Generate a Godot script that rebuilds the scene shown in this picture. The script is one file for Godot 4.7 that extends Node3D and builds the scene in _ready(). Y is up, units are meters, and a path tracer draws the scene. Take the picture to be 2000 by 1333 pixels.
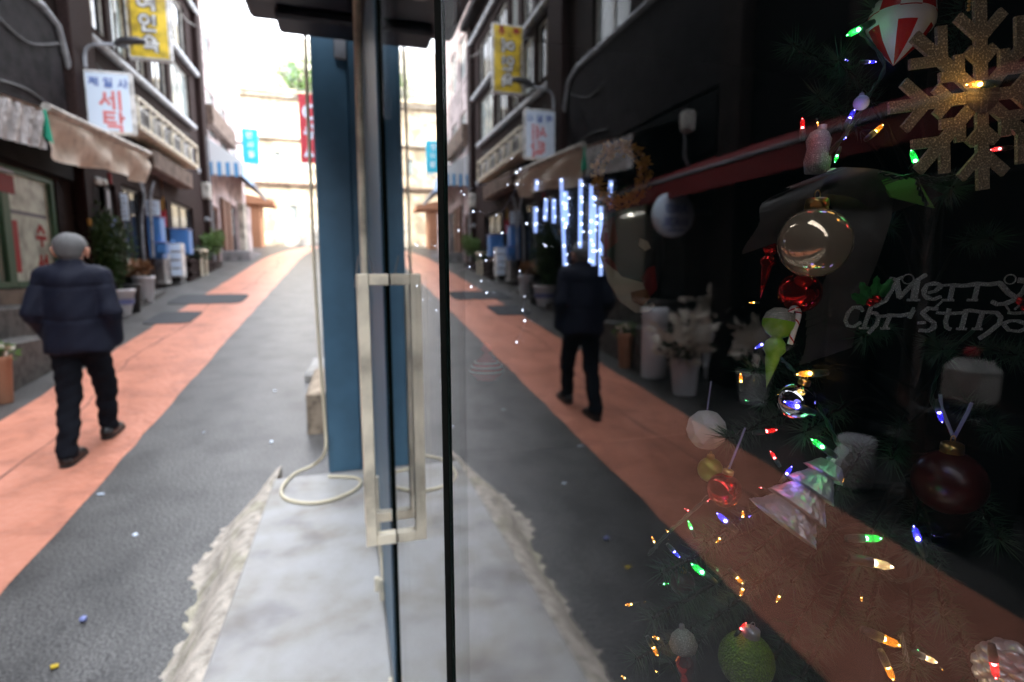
extends Node3D

var rng := RandomNumberGenerator.new()
var M := {}
var used := {}
var proto := {}


# ---------- naming and nodes ----------
func numbered(n: String) -> String:
	used[n] = used.get(n, 0) + 1
	return n if used[n] == 1 else "%s_%03d" % [n, used[n] - 1]


func tag(o: Node3D, label: String, category: String, group := "") -> Node3D:
	o.set_meta("label", label)
	o.set_meta("category", category)
	if group != "":
		o.set_meta("group", group)
	return o


func thing(called: String, label: String, category: String, at := Vector3.ZERO, turn := 0.0, group := "") -> Node3D:
	var o := Node3D.new()
	o.name = numbered(called)
	add_child(o)
	o.position = at
	o.rotation.y = turn
	return tag(o, label, category, group)


func begin() -> SurfaceTool:
	var st := SurfaceTool.new()
	st.begin(Mesh.PRIMITIVE_TRIANGLES)
	return st


func obj(called: String, st: SurfaceTool, mat: Material, parent: Node = self) -> MeshInstance3D:
	st.generate_normals()
	return obj_mesh(called, st.commit(), mat, parent)


func obj_mesh(called: String, mesh: Mesh, mat: Material, parent: Node = self) -> MeshInstance3D:
	var mi := MeshInstance3D.new()
	mi.mesh = mesh
	mi.material_override = mat
	if parent == self:
		mi.name = numbered(called)
		add_child(mi)
	else:
		mi.name = called
		parent.add_child(mi, true)
	return mi


func struct(called: String, st: SurfaceTool, mat: Material, parent: Node = self) -> MeshInstance3D:
	var o := obj(called, st, mat, parent)
	if parent == self:
		o.set_meta("kind", "structure")
	return o


func dup(root: Node3D, at: Vector3, turn: float, label: String, group := "") -> Node3D:
	var r: Node3D = root.duplicate()
	var base: String = str(root.name)
	if base.length() > 4 and base.right(3).is_valid_int() and base[base.length() - 4] == "_":
		base = base.left(base.length() - 4)
	r.name = numbered(base)
	add_child(r)
	r.position = at
	r.rotation.y = turn
	r.set_meta("label", label)
	if group != "":
		r.set_meta("group", group)
	return r


# ---------- mesh helpers ----------
func tri(st: SurfaceTool, a: Vector3, b: Vector3, c: Vector3, out: Vector3) -> void:
	if (a - c).cross(a - b).dot(out) < 0.0:
		var t := b
		b = c
		c = t
	st.add_vertex(a)
	st.add_vertex(b)
	st.add_vertex(c)


func quad(st: SurfaceTool, a: Vector3, b: Vector3, c: Vector3, d: Vector3, out: Vector3) -> void:
	tri(st, a, b, c, out)
	tri(st, a, c, d, out)


func flat(st: SurfaceTool) -> void:
	st.set_smooth_group(0xFFFFFFFF)


func smooth(st: SurfaceTool) -> void:
	st.set_smooth_group(1)


func box(st: SurfaceTool, c: Vector3, s: Vector3, b := Basis.IDENTITY, ch := 0.0) -> void:
	flat(st)
	var h := s * 0.5
	var k: float = min(ch, min(h.x, min(h.y, h.z)) * 0.8)
	for ax in 3:
		for sg in [-1.0, 1.0]:
			var u := (ax + 1) % 3
			var v := (ax + 2) % 3
			var pts := []
			for q in [[-1, -1], [1, -1], [1, 1], [-1, 1]]:
				var p := Vector3.ZERO
				p[ax] = sg * h[ax]
				p[u] = q[0] * (h[u] - k)
				p[v] = q[1] * (h[v] - k)
				pts.append(c + b * p)
			var o := Vector3.ZERO
			o[ax] = sg
			quad(st, pts[0], pts[1], pts[2], pts[3], b * o)
	if k <= 0.0:
		return
	for ax in 3:
		var u := (ax + 1) % 3
		var v := (ax + 2) % 3
		for su in [-1.0, 1.0]:
			for sv in [-1.0, 1.0]:
				var pts := []
				for q in [[-1, 0], [1, 0], [1, 1], [-1, 1]]:
					var p := Vector3.ZERO
					p[ax] = q[0] * (h[ax] - k)
					p[u] = su * (h[u] - (k if q[1] == 0 else 0.0))
					p[v] = sv * (h[v] - (0.0 if q[1] == 0 else k))
					pts.append(c + b * p)
				var o := Vector3.ZERO
				o[u] = su
				o[v] = sv
				quad(st, pts[0], pts[1], pts[2], pts[3], b * o)
	for sx in [-1.0, 1.0]:
		for sy in [-1.0, 1.0]:
			for sz in [-1.0, 1.0]:
				var g := Vector3(sx, sy, sz)
				tri(st, c + b * (g * Vector3(h.x, h.y - k, h.z - k)), c + b * (g * Vector3(h.x - k, h.y, h.z - k)), c + b * (g * Vector3(h.x - k, h.y - k, h.z)), b * g)


# a box given by its x, y and forward (f = -z) limits
func slab(st: SurfaceTool, x0: float, x1: float, y0: float, y1: float, f0: float, f1: float, ch := 0.0) -> void:
	box(st, Vector3((x0 + x1) / 2, (y0 + y1) / 2, -(f0 + f1) / 2), Vector3(abs(x1 - x0), abs(y1 - y0), abs(f1 - f0)), Basis.IDENTITY, ch)


func frame_of(dir: Vector3) -> Basis:
	var y := dir.normalized()
	var r := Vector3.UP if abs(y.y) < 0.9 else Vector3.RIGHT
	var x := r.cross(y).normalized()
	return Basis(x, y, x.cross(y))


func bar(st: SurfaceTool, a: Vector3, b: Vector3, w: float, d: float, ch := 0.0) -> void:
	box(st, (a + b) / 2, Vector3(w, a.distance_to(b), d), frame_of(b - a), ch)


func tube(st: SurfaceTool, pts: Array, r, sides := 8, caps := true) -> void:
	smooth(st)
	var n := pts.size()
	var rings := []
	var x := Vector3.ZERO
	for i in n:
		var d: Vector3 = (pts[min(i + 1, n - 1)] - pts[max(i - 1, 0)]).normalized()
		if i == 0:
			x = frame_of(d).x
		x = (x - d * x.dot(d)).normalized()
		var y := d.cross(x)
		var rad: float = r[i] if r is Array else r
		var ring := []
		for k in sides:
			var a := TAU * k / sides
			ring.append(pts[i] + (x * cos(a) + y * sin(a)) * rad)
		rings.append(ring)
	for i in n - 1:
		for k in sides:
			var k2 := (k + 1) % sides
			var o: Vector3 = rings[i][k] + rings[i + 1][k2] - pts[i] - pts[i + 1]
			quad(st, rings[i][k], rings[i][k2], rings[i + 1][k2], rings[i + 1][k], o)
	if caps:
		flat(st)
		for k in range(1, sides - 1):
			tri(st, rings[0][0], rings[0][k], rings[0][k + 1], pts[0] - pts[1])
			tri(st, rings[n - 1][0], rings[n - 1][k], rings[n - 1][k + 1], pts[n - 1] - pts[n - 2])


func spline(pts: Array, per := 6) -> Array:
	var out := []
	var n := pts.size()
	for i in n - 1:
		for k in per:
			out.append(pts[i].cubic_interpolate(pts[i + 1], pts[max(i - 1, 0)], pts[min(i + 2, n - 1)], float(k) / per))
	out.append(pts[n - 1])
	return out


# prof: Vector2(radius, height) from bottom to top
func lathe(st: SurfaceTool, t: Transform3D, prof: Array, sides := 20) -> void:
	smooth(st)
	var mid: float = (prof[0].y + prof[-1].y) / 2
	for i in prof.size() - 1:
		var p: Vector2 = prof[i]
		var q: Vector2 = prof[i + 1]
		for k in sides:
			var a := TAU * k / sides
			var b := TAU * (k + 1) / sides
			var va := Vector3(cos(a), 0, sin(a))
			var vb := Vector3(cos(b), 0, sin(b))
			var p0 := t * (va * p.x + Vector3.UP * p.y)
			var p1 := t * (vb * p.x + Vector3.UP * p.y)
			var q0 := t * (va * q.x + Vector3.UP * q.y)
			var q1 := t * (vb * q.x + Vector3.UP * q.y)
			var s := q - p
			var o := t.basis * ((va + vb) * s.y - Vector3.UP * s.x * 2.0)
			if p.x > 1e-6:
				tri(st, p0, p1, q1, o)
			if q.x > 1e-6:
				tri(st, p0, q1, q0, o)


func arc(r: float, n := 10, a0 := -90.0, a1 := 90.0, y0 := 0.0, ky := 1.0) -> Array:
	var out := []
	for i in n + 1:
		var a := deg_to_rad(lerp(a0, a1, float(i) / n))
		out.append(Vector2(max(0.0, r * cos(a)), y0 + r * sin(a) * ky))
	return out


func ball(st: SurfaceTool, c: Vector3, r: float, n := 10, ky := 1.0) -> void:
	lathe(st, Transform3D(Basis.IDENTITY, c), arc(r, n, -90, 90, 0, ky), n * 2)


func prism(st: SurfaceTool, poly: PackedVector2Array, d0: float, d1: float, t: Transform3D) -> void:
	flat(st)
	var idx := Geometry2D.triangulate_polygon(poly)
	for i in range(0, idx.size(), 3):
		var a := poly[idx[i]]
		var b := poly[idx[i + 1]]
		var c := poly[idx[i + 2]]
		tri(st, t * Vector3(a.x, a.y, d0), t * Vector3(b.x, b.y, d0), t * Vector3(c.x, c.y, d0), t.basis.z * (d0 - d1))
		tri(st, t * Vector3(a.x, a.y, d1), t * Vector3(b.x, b.y, d1), t * Vector3(c.x, c.y, d1), t.basis.z * (d1 - d0))
	var ccw := not Geometry2D.is_polygon_clockwise(poly)
	for i in poly.size():
		var a := poly[i]
		var b := poly[(i + 1) % poly.size()]
		var e := b - a
		var o := Vector3(e.y, -e.x, 0) if ccw else Vector3(-e.y, e.x, 0)
		quad(st, t * Vector3(a.x, a.y, d0), t * Vector3(b.x, b.y, d0), t * Vector3(b.x, b.y, d1), t * Vector3(a.x, a.y, d1), t.basis * o)


func stroke_poly(pts: Array, w: float) -> PackedVector2Array:
	var packed := PackedVector2Array()
	for p in pts:
		packed.append(p)
	var r := Geometry2D.offset_polyline(packed, w / 2, Geometry2D.JOIN_MITER, Geometry2D.END_BUTT)
	return r[0] if r.size() else PackedVector2Array()


# strokes of a Hangul syllable in a unit square, y up; the last entry of a ring is [cx, cy, r]
func glyph(ch: String) -> Array:
	var G := {
		"여": [[0.28, 0.5, 0.2], [[0.8, 0.98], [0.8, 0.02]], [[0.5, 0.62], [0.8, 0.62]], [[0.5, 0.4], [0.8, 0.4]]],
		"인": [[0.32, 0.68, 0.2], [[0.78, 0.98], [0.78, 0.36]], [[0.26, 0.34], [0.26, 0.08], [0.86, 0.08]]],
		"숙": [[[0.5, 0.99], [0.22, 0.68]], [[0.5, 0.95], [0.8, 0.68]], [[0.06, 0.55], [0.94, 0.55]], [[0.5, 0.55], [0.5, 0.38]], [[0.2, 0.33], [0.8, 0.33], [0.8, 0.02]]],
		"세": [[[0.28, 0.88], [0.24, 0.55], [0.04, 0.28]], [[0.26, 0.6], [0.46, 0.28]], [[0.62, 0.96], [0.62, 0.06]], [[0.44, 0.6], [0.62, 0.6]], [[0.88, 0.99], [0.88, 0.02]]],
		"탁": [[[0.6, 0.94], [0.14, 0.94], [0.14, 0.46], [0.62, 0.46]], [[0.14, 0.7], [0.56, 0.7]], [[0.8, 0.99], [0.8, 0.4]], [[0.8, 0.7], [0.98, 0.7]], [[0.22, 0.28], [0.8, 0.28], [0.8, 0.0]]],
		"제": [[[0.06, 0.86], [0.46, 0.86], [0.28, 0.6], [0.04, 0.3]], [[0.28, 0.6], [0.48, 0.3]], [[0.64, 0.96], [0.64, 0.08]], [[0.44, 0.6], [0.64, 0.6]], [[0.88, 0.99], [0.88, 0.03]]],
		"일": [[0.3, 0.74, 0.18], [[0.78, 0.99], [0.78, 0.5]], [[0.2, 0.42], [0.8, 0.42], [0.8, 0.24], [0.2, 0.24], [0.2, 0.04], [0.86, 0.04]]],
		"사": [[[0.34, 0.9], [0.28, 0.5], [0.06, 0.14]], [[0.31, 0.58], [0.56, 0.14]], [[0.76, 0.99], [0.76, 0.02]], [[0.76, 0.54], [0.97, 0.54]]],
		"수": [[[0.5, 0.99], [0.2, 0.62]], [[0.5, 0.95], [0.82, 0.62]], [[0.04, 0.42], [0.96, 0.42]], [[0.5, 0.42], [0.5, 0.02]]],
		"선": [[[0.3, 0.95], [0.24, 0.68], [0.06, 0.46]], [[0.27, 0.7], [0.48, 0.46]], [[0.8, 0.99], [0.8, 0.36]], [[0.54, 0.7], [0.8, 0.7]], [[0.24, 0.34], [0.24, 0.06], [0.88, 0.06]]],
		"부": [[[0.24, 0.98], [0.24, 0.58], [0.76, 0.58], [0.76, 0.98]], [[0.24, 0.78], [0.76, 0.78]], [[0.04, 0.42], [0.96, 0.42]], [[0.5, 0.42], [0.5, 0.02]]],
		"흥": [[[0.4, 0.99], [0.6, 0.99]], [[0.2, 0.86], [0.8, 0.86]], [0.5, 0.66, 0.13], [[0.04, 0.44], [0.96, 0.44]], [0.5, 0.2, 0.18]],
		"반": [[[0.12, 0.95], [0.12, 0.48], [0.5, 0.48], [0.5, 0.95]], [[0.12, 0.72], [0.5, 0.72]], [[0.76, 0.99], [0.76, 0.36]], [[0.76, 0.68], [0.97, 0.68]], [[0.22, 0.32], [0.22, 0.06], [0.86, 0.06]]],
		"O": [[0.5, 0.5, 0.4]],
	}
	return G.get(ch, [])


func write_glyph(st: SurfaceTool, ch: String, t: Transform3D, size: Vector2, w: float, thick := 0.004) -> void:
	for s in glyph(ch):
		if s[0] is float:
			var c := Vector2(s[0], s[1]) * size
			var n := 20
			var ro := Vector2(s[2], s[2]) * size.x + Vector2(w, w) / 2
			var ri := ro - Vector2(w, w)
			flat(st)
			for k in n:
				var a := Vector2.from_angle(TAU * k / n)
				var b := Vector2.from_angle(TAU * (k + 1) / n)
				var p0 := c + a * ri
				var p1 := c + a * ro
				var p2 := c + b * ro
				var p3 := c + b * ri
				quad(st, t * Vector3(p0.x, p0.y, thick), t * Vector3(p1.x, p1.y, thick), t * Vector3(p2.x, p2.y, thick), t * Vector3(p3.x, p3.y, thick), t.basis.z)
				quad(st, t * Vector3(p1.x, p1.y, 0), t * Vector3(p2.x, p2.y, 0), t * Vector3(p2.x, p2.y, thick), t * Vector3(p1.x, p1.y, thick), t.basis * Vector3(a.x, a.y, 0))
				quad(st, t * Vector3(p0.x, p0.y, 0), t * Vector3(p3.x, p3.y, 0), t * Vector3(p3.x, p3.y, thick), t * Vector3(p0.x, p0.y, thick), t.basis * Vector3(-a.x, -a.y, 0))
		else:
			var pts := []
			for p in s:
				pts.append(Vector2(p[0], p[1]) * size)
			var poly := stroke_poly(pts, w)
			if poly.size() > 2:
				prism(st, poly, 0.0, thick, t)


# signed-distance figure: bones [a, b, ra, rb], meshed as surface nets
func nets(st: SurfaceTool, bones: Array, cell: float, k: float, lo: Vector3, hi: Vector3, cut := "", ref := Vector3.ZERO) -> void:
	var n := Vector3i(((hi - lo) / cell).ceil()) + Vector3i.ONE
	var f := PackedFloat32Array()
	f.resize(n.x * n.y * n.z)
	f.fill(1.0)
	for bn in bones:
		var a: Vector3 = bn[0]
		var b: Vector3 = bn[1]
		var ra: float = bn[2]
		var rb: float = bn[3]
		var rm: float = max(ra, rb) + k + cell * 2
		var b0 := Vector3i(((a.min(b) - Vector3.ONE * rm - lo) / cell).floor()).clamp(Vector3i.ZERO, n - Vector3i.ONE)
		var b1 := Vector3i(((a.max(b) + Vector3.ONE * rm - lo) / cell).ceil()).clamp(Vector3i.ZERO, n - Vector3i.ONE)
		var ab := b - a
		var l2: float = max(ab.length_squared(), 1e-9)
		var sq: Vector3 = bn[4] if bn.size() > 4 else Vector3.ONE
		for z in range(b0.z, b1.z + 1):
			for y in range(b0.y, b1.y + 1):
				var row := (z * n.y + y) * n.x
				for x in range(b0.x, b1.x + 1):
					var p := lo + Vector3(x, y, z) * cell - a
					var t := clampf(p.dot(ab) / l2, 0.0, 1.0)
					var d: float = ((p - ab * t) * sq).length() - lerpf(ra, rb, t)
					var o := f[row + x]
					var h := maxf(k - absf(d - o), 0.0) / k
					f[row + x] = minf(d, o) - h * h * k * 0.25
	if cut != "":
		for z in n.z:
			for y in n.y:
				for x in n.x:
					var i := (z * n.y + y) * n.x + x
					if f[i] < 0.3:
						f[i] = carve(cut, lo + Vector3(x, y, z) * cell, f[i], ref)
	var vert := {}
	for z in n.z - 1:
		for y in n.y - 1:
			for x in n.x - 1:
				var i := (z * n.y + y) * n.x + x
				var cs := [f[i], f[i + 1], f[i + n.x], f[i + n.x + 1], f[i + n.x * n.y], f[i + n.x * n.y + 1], f[i + n.x * n.y + n.x], f[i + n.x * n.y + n.x + 1]]
				var neg := 0
				for c in cs:
					if c < 0.0:
						neg += 1
				if neg == 0 or neg == 8:
					continue
				var s := Vector3.ZERO
				var m := 0
				for e in [[0, 1], [2, 3], [4, 5], [6, 7], [0, 2], [1, 3], [4, 6], [5, 7], [0, 4], [1, 5], [2, 6], [3, 7]]:
					var u: float = cs[e[0]]
					var v: float = cs[e[1]]
					if (u < 0.0) != (v < 0.0):
						var t := u / (u - v)
						var pa := Vector3(e[0] & 1, (e[0] >> 1) & 1, e[0] >> 2)
						var pb := Vector3(e[1] & 1, (e[1] >> 1) & 1, e[1] >> 2)
						s += pa.lerp(pb, t)
						m += 1
				vert[i] = lo + (Vector3(x, y, z) + s / m) * cell
	smooth(st)
	var step := [1, n.x, n.x * n.y]
	for i in vert:
		for ax in 3:
			var u: int = step[(ax + 1) % 3]
			var v: int = step[(ax + 2) % 3]
			var a := f[i]
			var b := f[i + step[ax]]
			if (a < 0.0) != (b < 0.0) and vert.has(i - u) and vert.has(i - v) and vert.has(i - u - v):
				var o := Vector3.ZERO
				o[ax] = 1.0 if a < 0.0 else -1.0
				quad(st, vert[i], vert[i - u], vert[i - u - v], vert[i - v], o)


# ---------- materials ----------
func lin(r: float, g: float, b: float) -> Color:
	return Color(r, g, b).linear_to_srgb()


func noise_tex(freq: float, sd: int, colors: Array, octaves := 5, normal := false, type := FastNoiseLite.TYPE_SIMPLEX_SMOOTH, size := 512, bump := 4.0) -> NoiseTexture2D:
	var n := FastNoiseLite.new()
	n.noise_type = type
	n.seed = sd
	n.frequency = freq
	n.fractal_octaves = octaves
	var t := NoiseTexture2D.new()
	t.width = size
	t.height = size
	t.seamless = true
	t.noise = n
	t.as_normal_map = normal
	t.bump_strength = bump
	if colors.size():
		var g := Gradient.new()
		var off := PackedFloat32Array()
		var cs := PackedColorArray()
		for c in colors:
			off.append(c[0])
			cs.append(c[1])
		g.offsets = off
		g.colors = cs
		t.color_ramp = g
	return t


func gray(v: float) -> Color:
	return Color(v, v, v)


func mat(key: String, c: Color, rough := 0.8, metal := 0.0, tex: Texture2D = null, scale := 1.0, nrm: Texture2D = null, nscale := 1.0, world := true) -> StandardMaterial3D:
	var m := StandardMaterial3D.new()
	m.resource_name = key
	m.albedo_color = c
	m.roughness = rough
	m.metallic = metal
	if tex:
		m.albedo_texture = tex
	if nrm:
		m.normal_enabled = true
		m.normal_texture = nrm
		m.normal_scale = nscale
	if tex or nrm:
		m.uv1_triplanar = true
		m.uv1_world_triplanar = world
		m.uv1_scale = Vector3.ONE * scale
	M[key] = m
	return m


func glow(key: String, c: Color, e: float, rough := 0.5) -> StandardMaterial3D:
	var m := mat(key, c, rough)
	m.emission_enabled = true
	m.emission = c
	m.emission_energy_multiplier = e
	return m


func clear(key: String, c: Color, alpha: float, rough := 0.03) -> StandardMaterial3D:
	var m := mat(key, c, rough)
	m.transparency = BaseMaterial3D.TRANSPARENCY_ALPHA
	m.albedo_color.a = alpha
	return m


func street_y(f: float) -> float:
	return -0.64 + 0.1144 * clampf(f, -12.0, 29.5)


func materials() -> void:
	var fine := noise_tex(0.05, 3, [[0.0, gray(0.52)], [0.45, gray(0.72)], [0.6, gray(0.86)], [0.78, gray(1.0)]], 6)
	var blotch := noise_tex(0.008, 5, [[0.2, gray(0.7)], [0.5, gray(0.9)], [0.8, gray(1.0)]], 6)
	var rough_n := noise_tex(0.06, 7, [], 5, true, FastNoiseLite.TYPE_SIMPLEX_SMOOTH, 512, 6.0)
	var soft_n := noise_tex(0.02, 8, [], 4, true, FastNoiseLite.TYPE_SIMPLEX_SMOOTH, 512, 4.0)
	var stone := noise_tex(0.11, 11, [[0.0, gray(1.0)], [0.18, gray(0.8)], [0.4, gray(0.55)], [0.7, gray(0.42)], [1.0, gray(0.3)]], 2, false, FastNoiseLite.TYPE_CELLULAR)
	var paint := noise_tex(0.014, 12, [[0.12, Color(0.86, 0.85, 0.85)], [0.4, Color(0.97, 0.96, 0.95)], [0.7, Color(1, 1, 1)]], 6)
	var conc := noise_tex(0.007, 14, [[0.1, Color(0.9, 0.88, 0.85)], [0.4, Color(0.955, 0.95, 0.94)], [0.65, Color(0.985, 0.985, 0.99)], [0.9, Color(1, 1, 1)]], 7)
	var stain := noise_tex(0.011, 15, [[0.0, Color(0.8, 0.76, 0.7)], [0.3, Color(0.93, 0.915, 0.89)], [0.48, Color(0.975, 0.975, 0.97)], [0.7, Color(0.955, 0.97, 0.99)], [1.0, Color(1, 1, 1)]], 7)
	var glit := noise_tex(0.16, 21, [[0.0, gray(0.45)], [0.55, gray(0.6)], [0.7, gray(0.85)], [0.8, gray(1.0)]], 2, false, FastNoiseLite.TYPE_CELLULAR)
	var glit_n := noise_tex(0.13, 22, [], 2, true, FastNoiseLite.TYPE_CELLULAR, 512, 10.0)
	var grain := noise_tex(0.03, 23, [[0.2, Color(0.75, 0.68, 0.6)], [0.7, Color(1, 1, 1)]], 4)
	var weave := noise_tex(0.2, 24, [[0.3, gray(0.8)], [0.7, gray(1.0)]], 2)
	mat("asphalt", lin(0.3, 0.288, 0.276), 0.45, 0, stone, 1.3, rough_n, 0.3)
	vary(M.asphalt, blotch, 0.35)
	mat("asphalt_patch", lin(0.045, 0.05, 0.06), 0.8, 0, fine, 1.2, rough_n, 0.6)
	mat("path_paint", lin(0.64, 0.27, 0.185), 0.34, 0, paint, 0.4, rough_n, 0.2)
	vary(M.path_paint, paint, 0.13)
	mat("concrete", lin(0.455, 0.448, 0.436), 0.75, 0, conc, 0.9, rough_n, 0.15)
	vary(M.concrete, paint, 0.3)
	mat("mortar", lin(0.6, 0.53, 0.45), 0.95, 0, blotch, 2.4, rough_n, 0.8)
	M.mortar.vertex_color_use_as_albedo = true
	mat("block_stone", lin(0.42, 0.33, 0.24), 0.9, 0, blotch, 2.0, rough_n, 0.5)
	mat("step_stone", lin(0.11, 0.105, 0.1), 0.85, 0, blotch, 1.5, rough_n, 0.5)
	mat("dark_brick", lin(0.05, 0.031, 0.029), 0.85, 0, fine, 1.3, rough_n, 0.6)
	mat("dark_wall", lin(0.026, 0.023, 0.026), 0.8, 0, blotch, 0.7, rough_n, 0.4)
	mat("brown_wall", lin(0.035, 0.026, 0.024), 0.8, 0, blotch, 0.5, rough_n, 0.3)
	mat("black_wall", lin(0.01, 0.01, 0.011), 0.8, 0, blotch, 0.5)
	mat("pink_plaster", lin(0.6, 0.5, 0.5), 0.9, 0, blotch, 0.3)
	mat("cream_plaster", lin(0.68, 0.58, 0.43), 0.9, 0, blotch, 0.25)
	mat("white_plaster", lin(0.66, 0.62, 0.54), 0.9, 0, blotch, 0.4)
	mat("orange_brick", lin(0.55, 0.27, 0.15), 0.9, 0, fine, 1.0)
	mat("tan_fascia", lin(0.2, 0.145, 0.12), 0.7, 0, blotch, 0.8)
	mat("ledge_metal", lin(0.42, 0.45, 0.5), 0.5, 0.2, blotch, 1.0)
	mat("gray_metal", lin(0.3, 0.31, 0.33), 0.45, 0.6, blotch, 1.2)
	mat("dark_metal", lin(0.03, 0.03, 0.035), 0.4, 0.3)
	mat("pole_gray", lin(0.1, 0.1, 0.11), 0.7, 0, blotch, 1.0)
	mat("white_paint", lin(0.75, 0.75, 0.74), 0.5, 0, blotch, 0.9)
	mat("white_frame", lin(0.55, 0.54, 0.5), 0.5, 0, blotch, 1.0)
	mat("cream_paint", lin(0.93, 0.84, 0.65), 0.42, 0, blotch, 1.3, null, 1.0, false)
	mat("cream_cord", lin(0.72, 0.64, 0.46), 0.5)
	mat("navy_steel", lin(0.07, 0.17, 0.26), 0.42, 0, noise_tex(0.006, 41, [[0.2, gray(0.9)], [0.8, gray(1.0)]], 5), 0.8, soft_n, 0.03)
	mat("canopy_navy", lin(0.012, 0.017, 0.028), 0.5, 0, blotch, 1.0)
	mat("pane_dark", lin(0.025, 0.03, 0.034), 0.06)
	mat("pane_pale", lin(0.66, 0.76, 0.66), 0.3, 0, blotch, 0.6)
	mat("pane_milky", lin(0.3, 0.36, 0.37), 0.12)
	mat("green_frame", lin(0.05, 0.13, 0.07), 0.5)
	mat("beige_wall", lin(0.22, 0.18, 0.14), 0.8, 0, blotch, 0.8)
	mat("sign_white", lin(0.72, 0.84, 1.0), 0.35)
	mat("sign_yellow", lin(0.8, 0.56, 0.02), 0.4, 0, blotch, 0.6)
	mat("sign_cyan", lin(0.03, 0.45, 0.62), 0.7)
	mat("sign_red", lin(0.6, 0.05, 0.07), 0.7)
	mat("ink_red", lin(0.75, 0.22, 0.22), 0.6)
	mat("ink_dark_red", lin(0.36, 0.02, 0.02), 0.6)
	mat("ink_blue", lin(0.12, 0.2, 0.5), 0.6)
	mat("ink_gray", lin(0.16, 0.17, 0.2), 0.6)
	mat("ink_black", lin(0.02, 0.02, 0.025), 0.6)
	mat("canvas_beige", lin(0.78, 0.67, 0.57), 0.9, 0, paint, 0.8, soft_n, 0.25)
	mat("canvas_top", lin(0.72, 0.66, 0.6), 0.8, 0, blotch, 0.8)
	mat("green_cloth", lin(0.02, 0.36, 0.22), 0.7)
	mat("foil", lin(0.9, 0.88, 0.9), 0.35, 0.1, blotch, 1.4, rough_n, 0.6)
	mat("awning_blue", lin(0.1, 0.32, 0.62), 0.8)
	mat("awning_pale", lin(0.72, 0.76, 0.8), 0.8)
	mat("awning_red", lin(0.2, 0.008, 0.01), 0.7)
	mat("stripe_white", lin(0.3, 0.32, 0.36), 0.5)
	mat("roof_gray", lin(0.25, 0.24, 0.25), 0.8, 0, blotch, 0.6)
	mat("wood_brown", lin(0.14, 0.06, 0.035), 0.7, 0, grain, 1.5)
	mat("door_black", lin(0.02, 0.022, 0.03), 0.4)
	mat("blue_plastic", lin(0.06, 0.2, 0.5), 0.45)
	mat("leaf_shrub", lin(0.035, 0.085, 0.018), 0.6)
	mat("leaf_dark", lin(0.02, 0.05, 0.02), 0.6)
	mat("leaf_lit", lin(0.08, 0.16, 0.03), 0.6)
	mat("dry_leaf", lin(0.25, 0.13, 0.06), 0.9)
	mat("white_petal", lin(0.66, 0.6, 0.52), 0.7)
	mat("bark", lin(0.018, 0.014, 0.01), 0.9)
	mat("ceramic_white", lin(0.7, 0.7, 0.74), 0.3)
	mat("ceramic_blue", lin(0.2, 0.24, 0.5), 0.3)
	mat("terracotta", lin(0.34, 0.17, 0.1), 0.8)
	mat("black_plastic", lin(0.015, 0.015, 0.017), 0.5)
	mat("soil", lin(0.03, 0.02, 0.015), 1.0)
	mat("jacket", lin(0.009, 0.011, 0.024), 0.7, 0, weave, 3.0, soft_n, 0.4, false)
	M.jacket.metallic_specular = 0.3
	mat("trousers", lin(0.009, 0.01, 0.014), 0.9, 0, weave, 4.0, soft_n, 0.8, false)
	M.trousers.metallic_specular = 0.2
	mat("shoe", lin(0.008, 0.008, 0.009), 0.4)
	mat("sole", lin(0.02, 0.018, 0.016), 0.8)
	mat("skin", lin(0.5, 0.24, 0.16), 0.5)
	M.skin.subsurf_scatter_enabled = true
	M.skin.subsurf_scatter_strength = 0.15
	mat("hair", lin(0.17, 0.165, 0.165), 0.65, 0, fine, 9.0, rough_n, 1.2, false)
	# shop interior and its decorations
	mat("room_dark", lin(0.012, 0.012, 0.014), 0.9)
	mat("glass_edge", lin(0.003, 0.005, 0.004), 0.9)
	M.glass_edge.metallic_specular = 0.1
	mat("glass_edge_green", lin(0.02, 0.05, 0.04), 0.2)
	clear("glass", lin(0.003, 0.006, 0.006), 0.2, 0.0)
	mat("needle", lin(0.012, 0.05, 0.02), 0.55)
	mat("wire_green", lin(0.006, 0.025, 0.012), 0.35)
	mat("gold", lin(0.75, 0.48, 0.16), 0.28, 1.0, null, 1, glit_n, 0.4, false)
	mat("tinsel", lin(1.0, 0.6, 0.14), 0.3, 0.5)
	mat("chrome", lin(0.85, 0.85, 0.86), 0.03, 1.0)
	mat("silver_foil", lin(0.5, 0.49, 0.5), 0.35, 0.6)
	mat("silver_glitter", lin(0.95, 0.97, 0.92), 0.4, 0.1, glit, 14.0, glit_n, 0.9, false)
	mat("champagne", lin(0.72, 0.57, 0.4), 0.06, 0.65)
	mat("ball_red", lin(0.62, 0.02, 0.02), 0.06, 0.85)
	mat("ball_red_matte", lin(0.035, 0.002, 0.002), 0.3, 0.0)
	mat("ball_olive", lin(0.3, 0.3, 0.02), 0.35, 0.4)
	mat("lime", lin(0.18, 0.4, 0.02), 0.4)
	mat("lime_glitter", lin(0.36, 0.66, 0.03), 0.3, 0.25, glit, 9.0, glit_n, 1.0, false)
	mat("cap_white", lin(0.85, 0.8, 0.68), 0.5, 0, glit, 16.0, glit_n, 0.3, false)
	mat("candy_white", lin(0.75, 0.73, 0.7), 0.25)
	mat("candy_red", lin(0.55, 0.02, 0.02), 0.25)
	mat("wood_glitter", lin(0.9, 0.7, 0.46), 0.6, 0.0, glit, 10.0, glit_n, 0.5, false)
	mat("facet_white", lin(0.7, 0.64, 0.6), 0.4)
	mat("pearl_blue", lin(0.5, 0.5, 0.8), 0.4)
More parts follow.
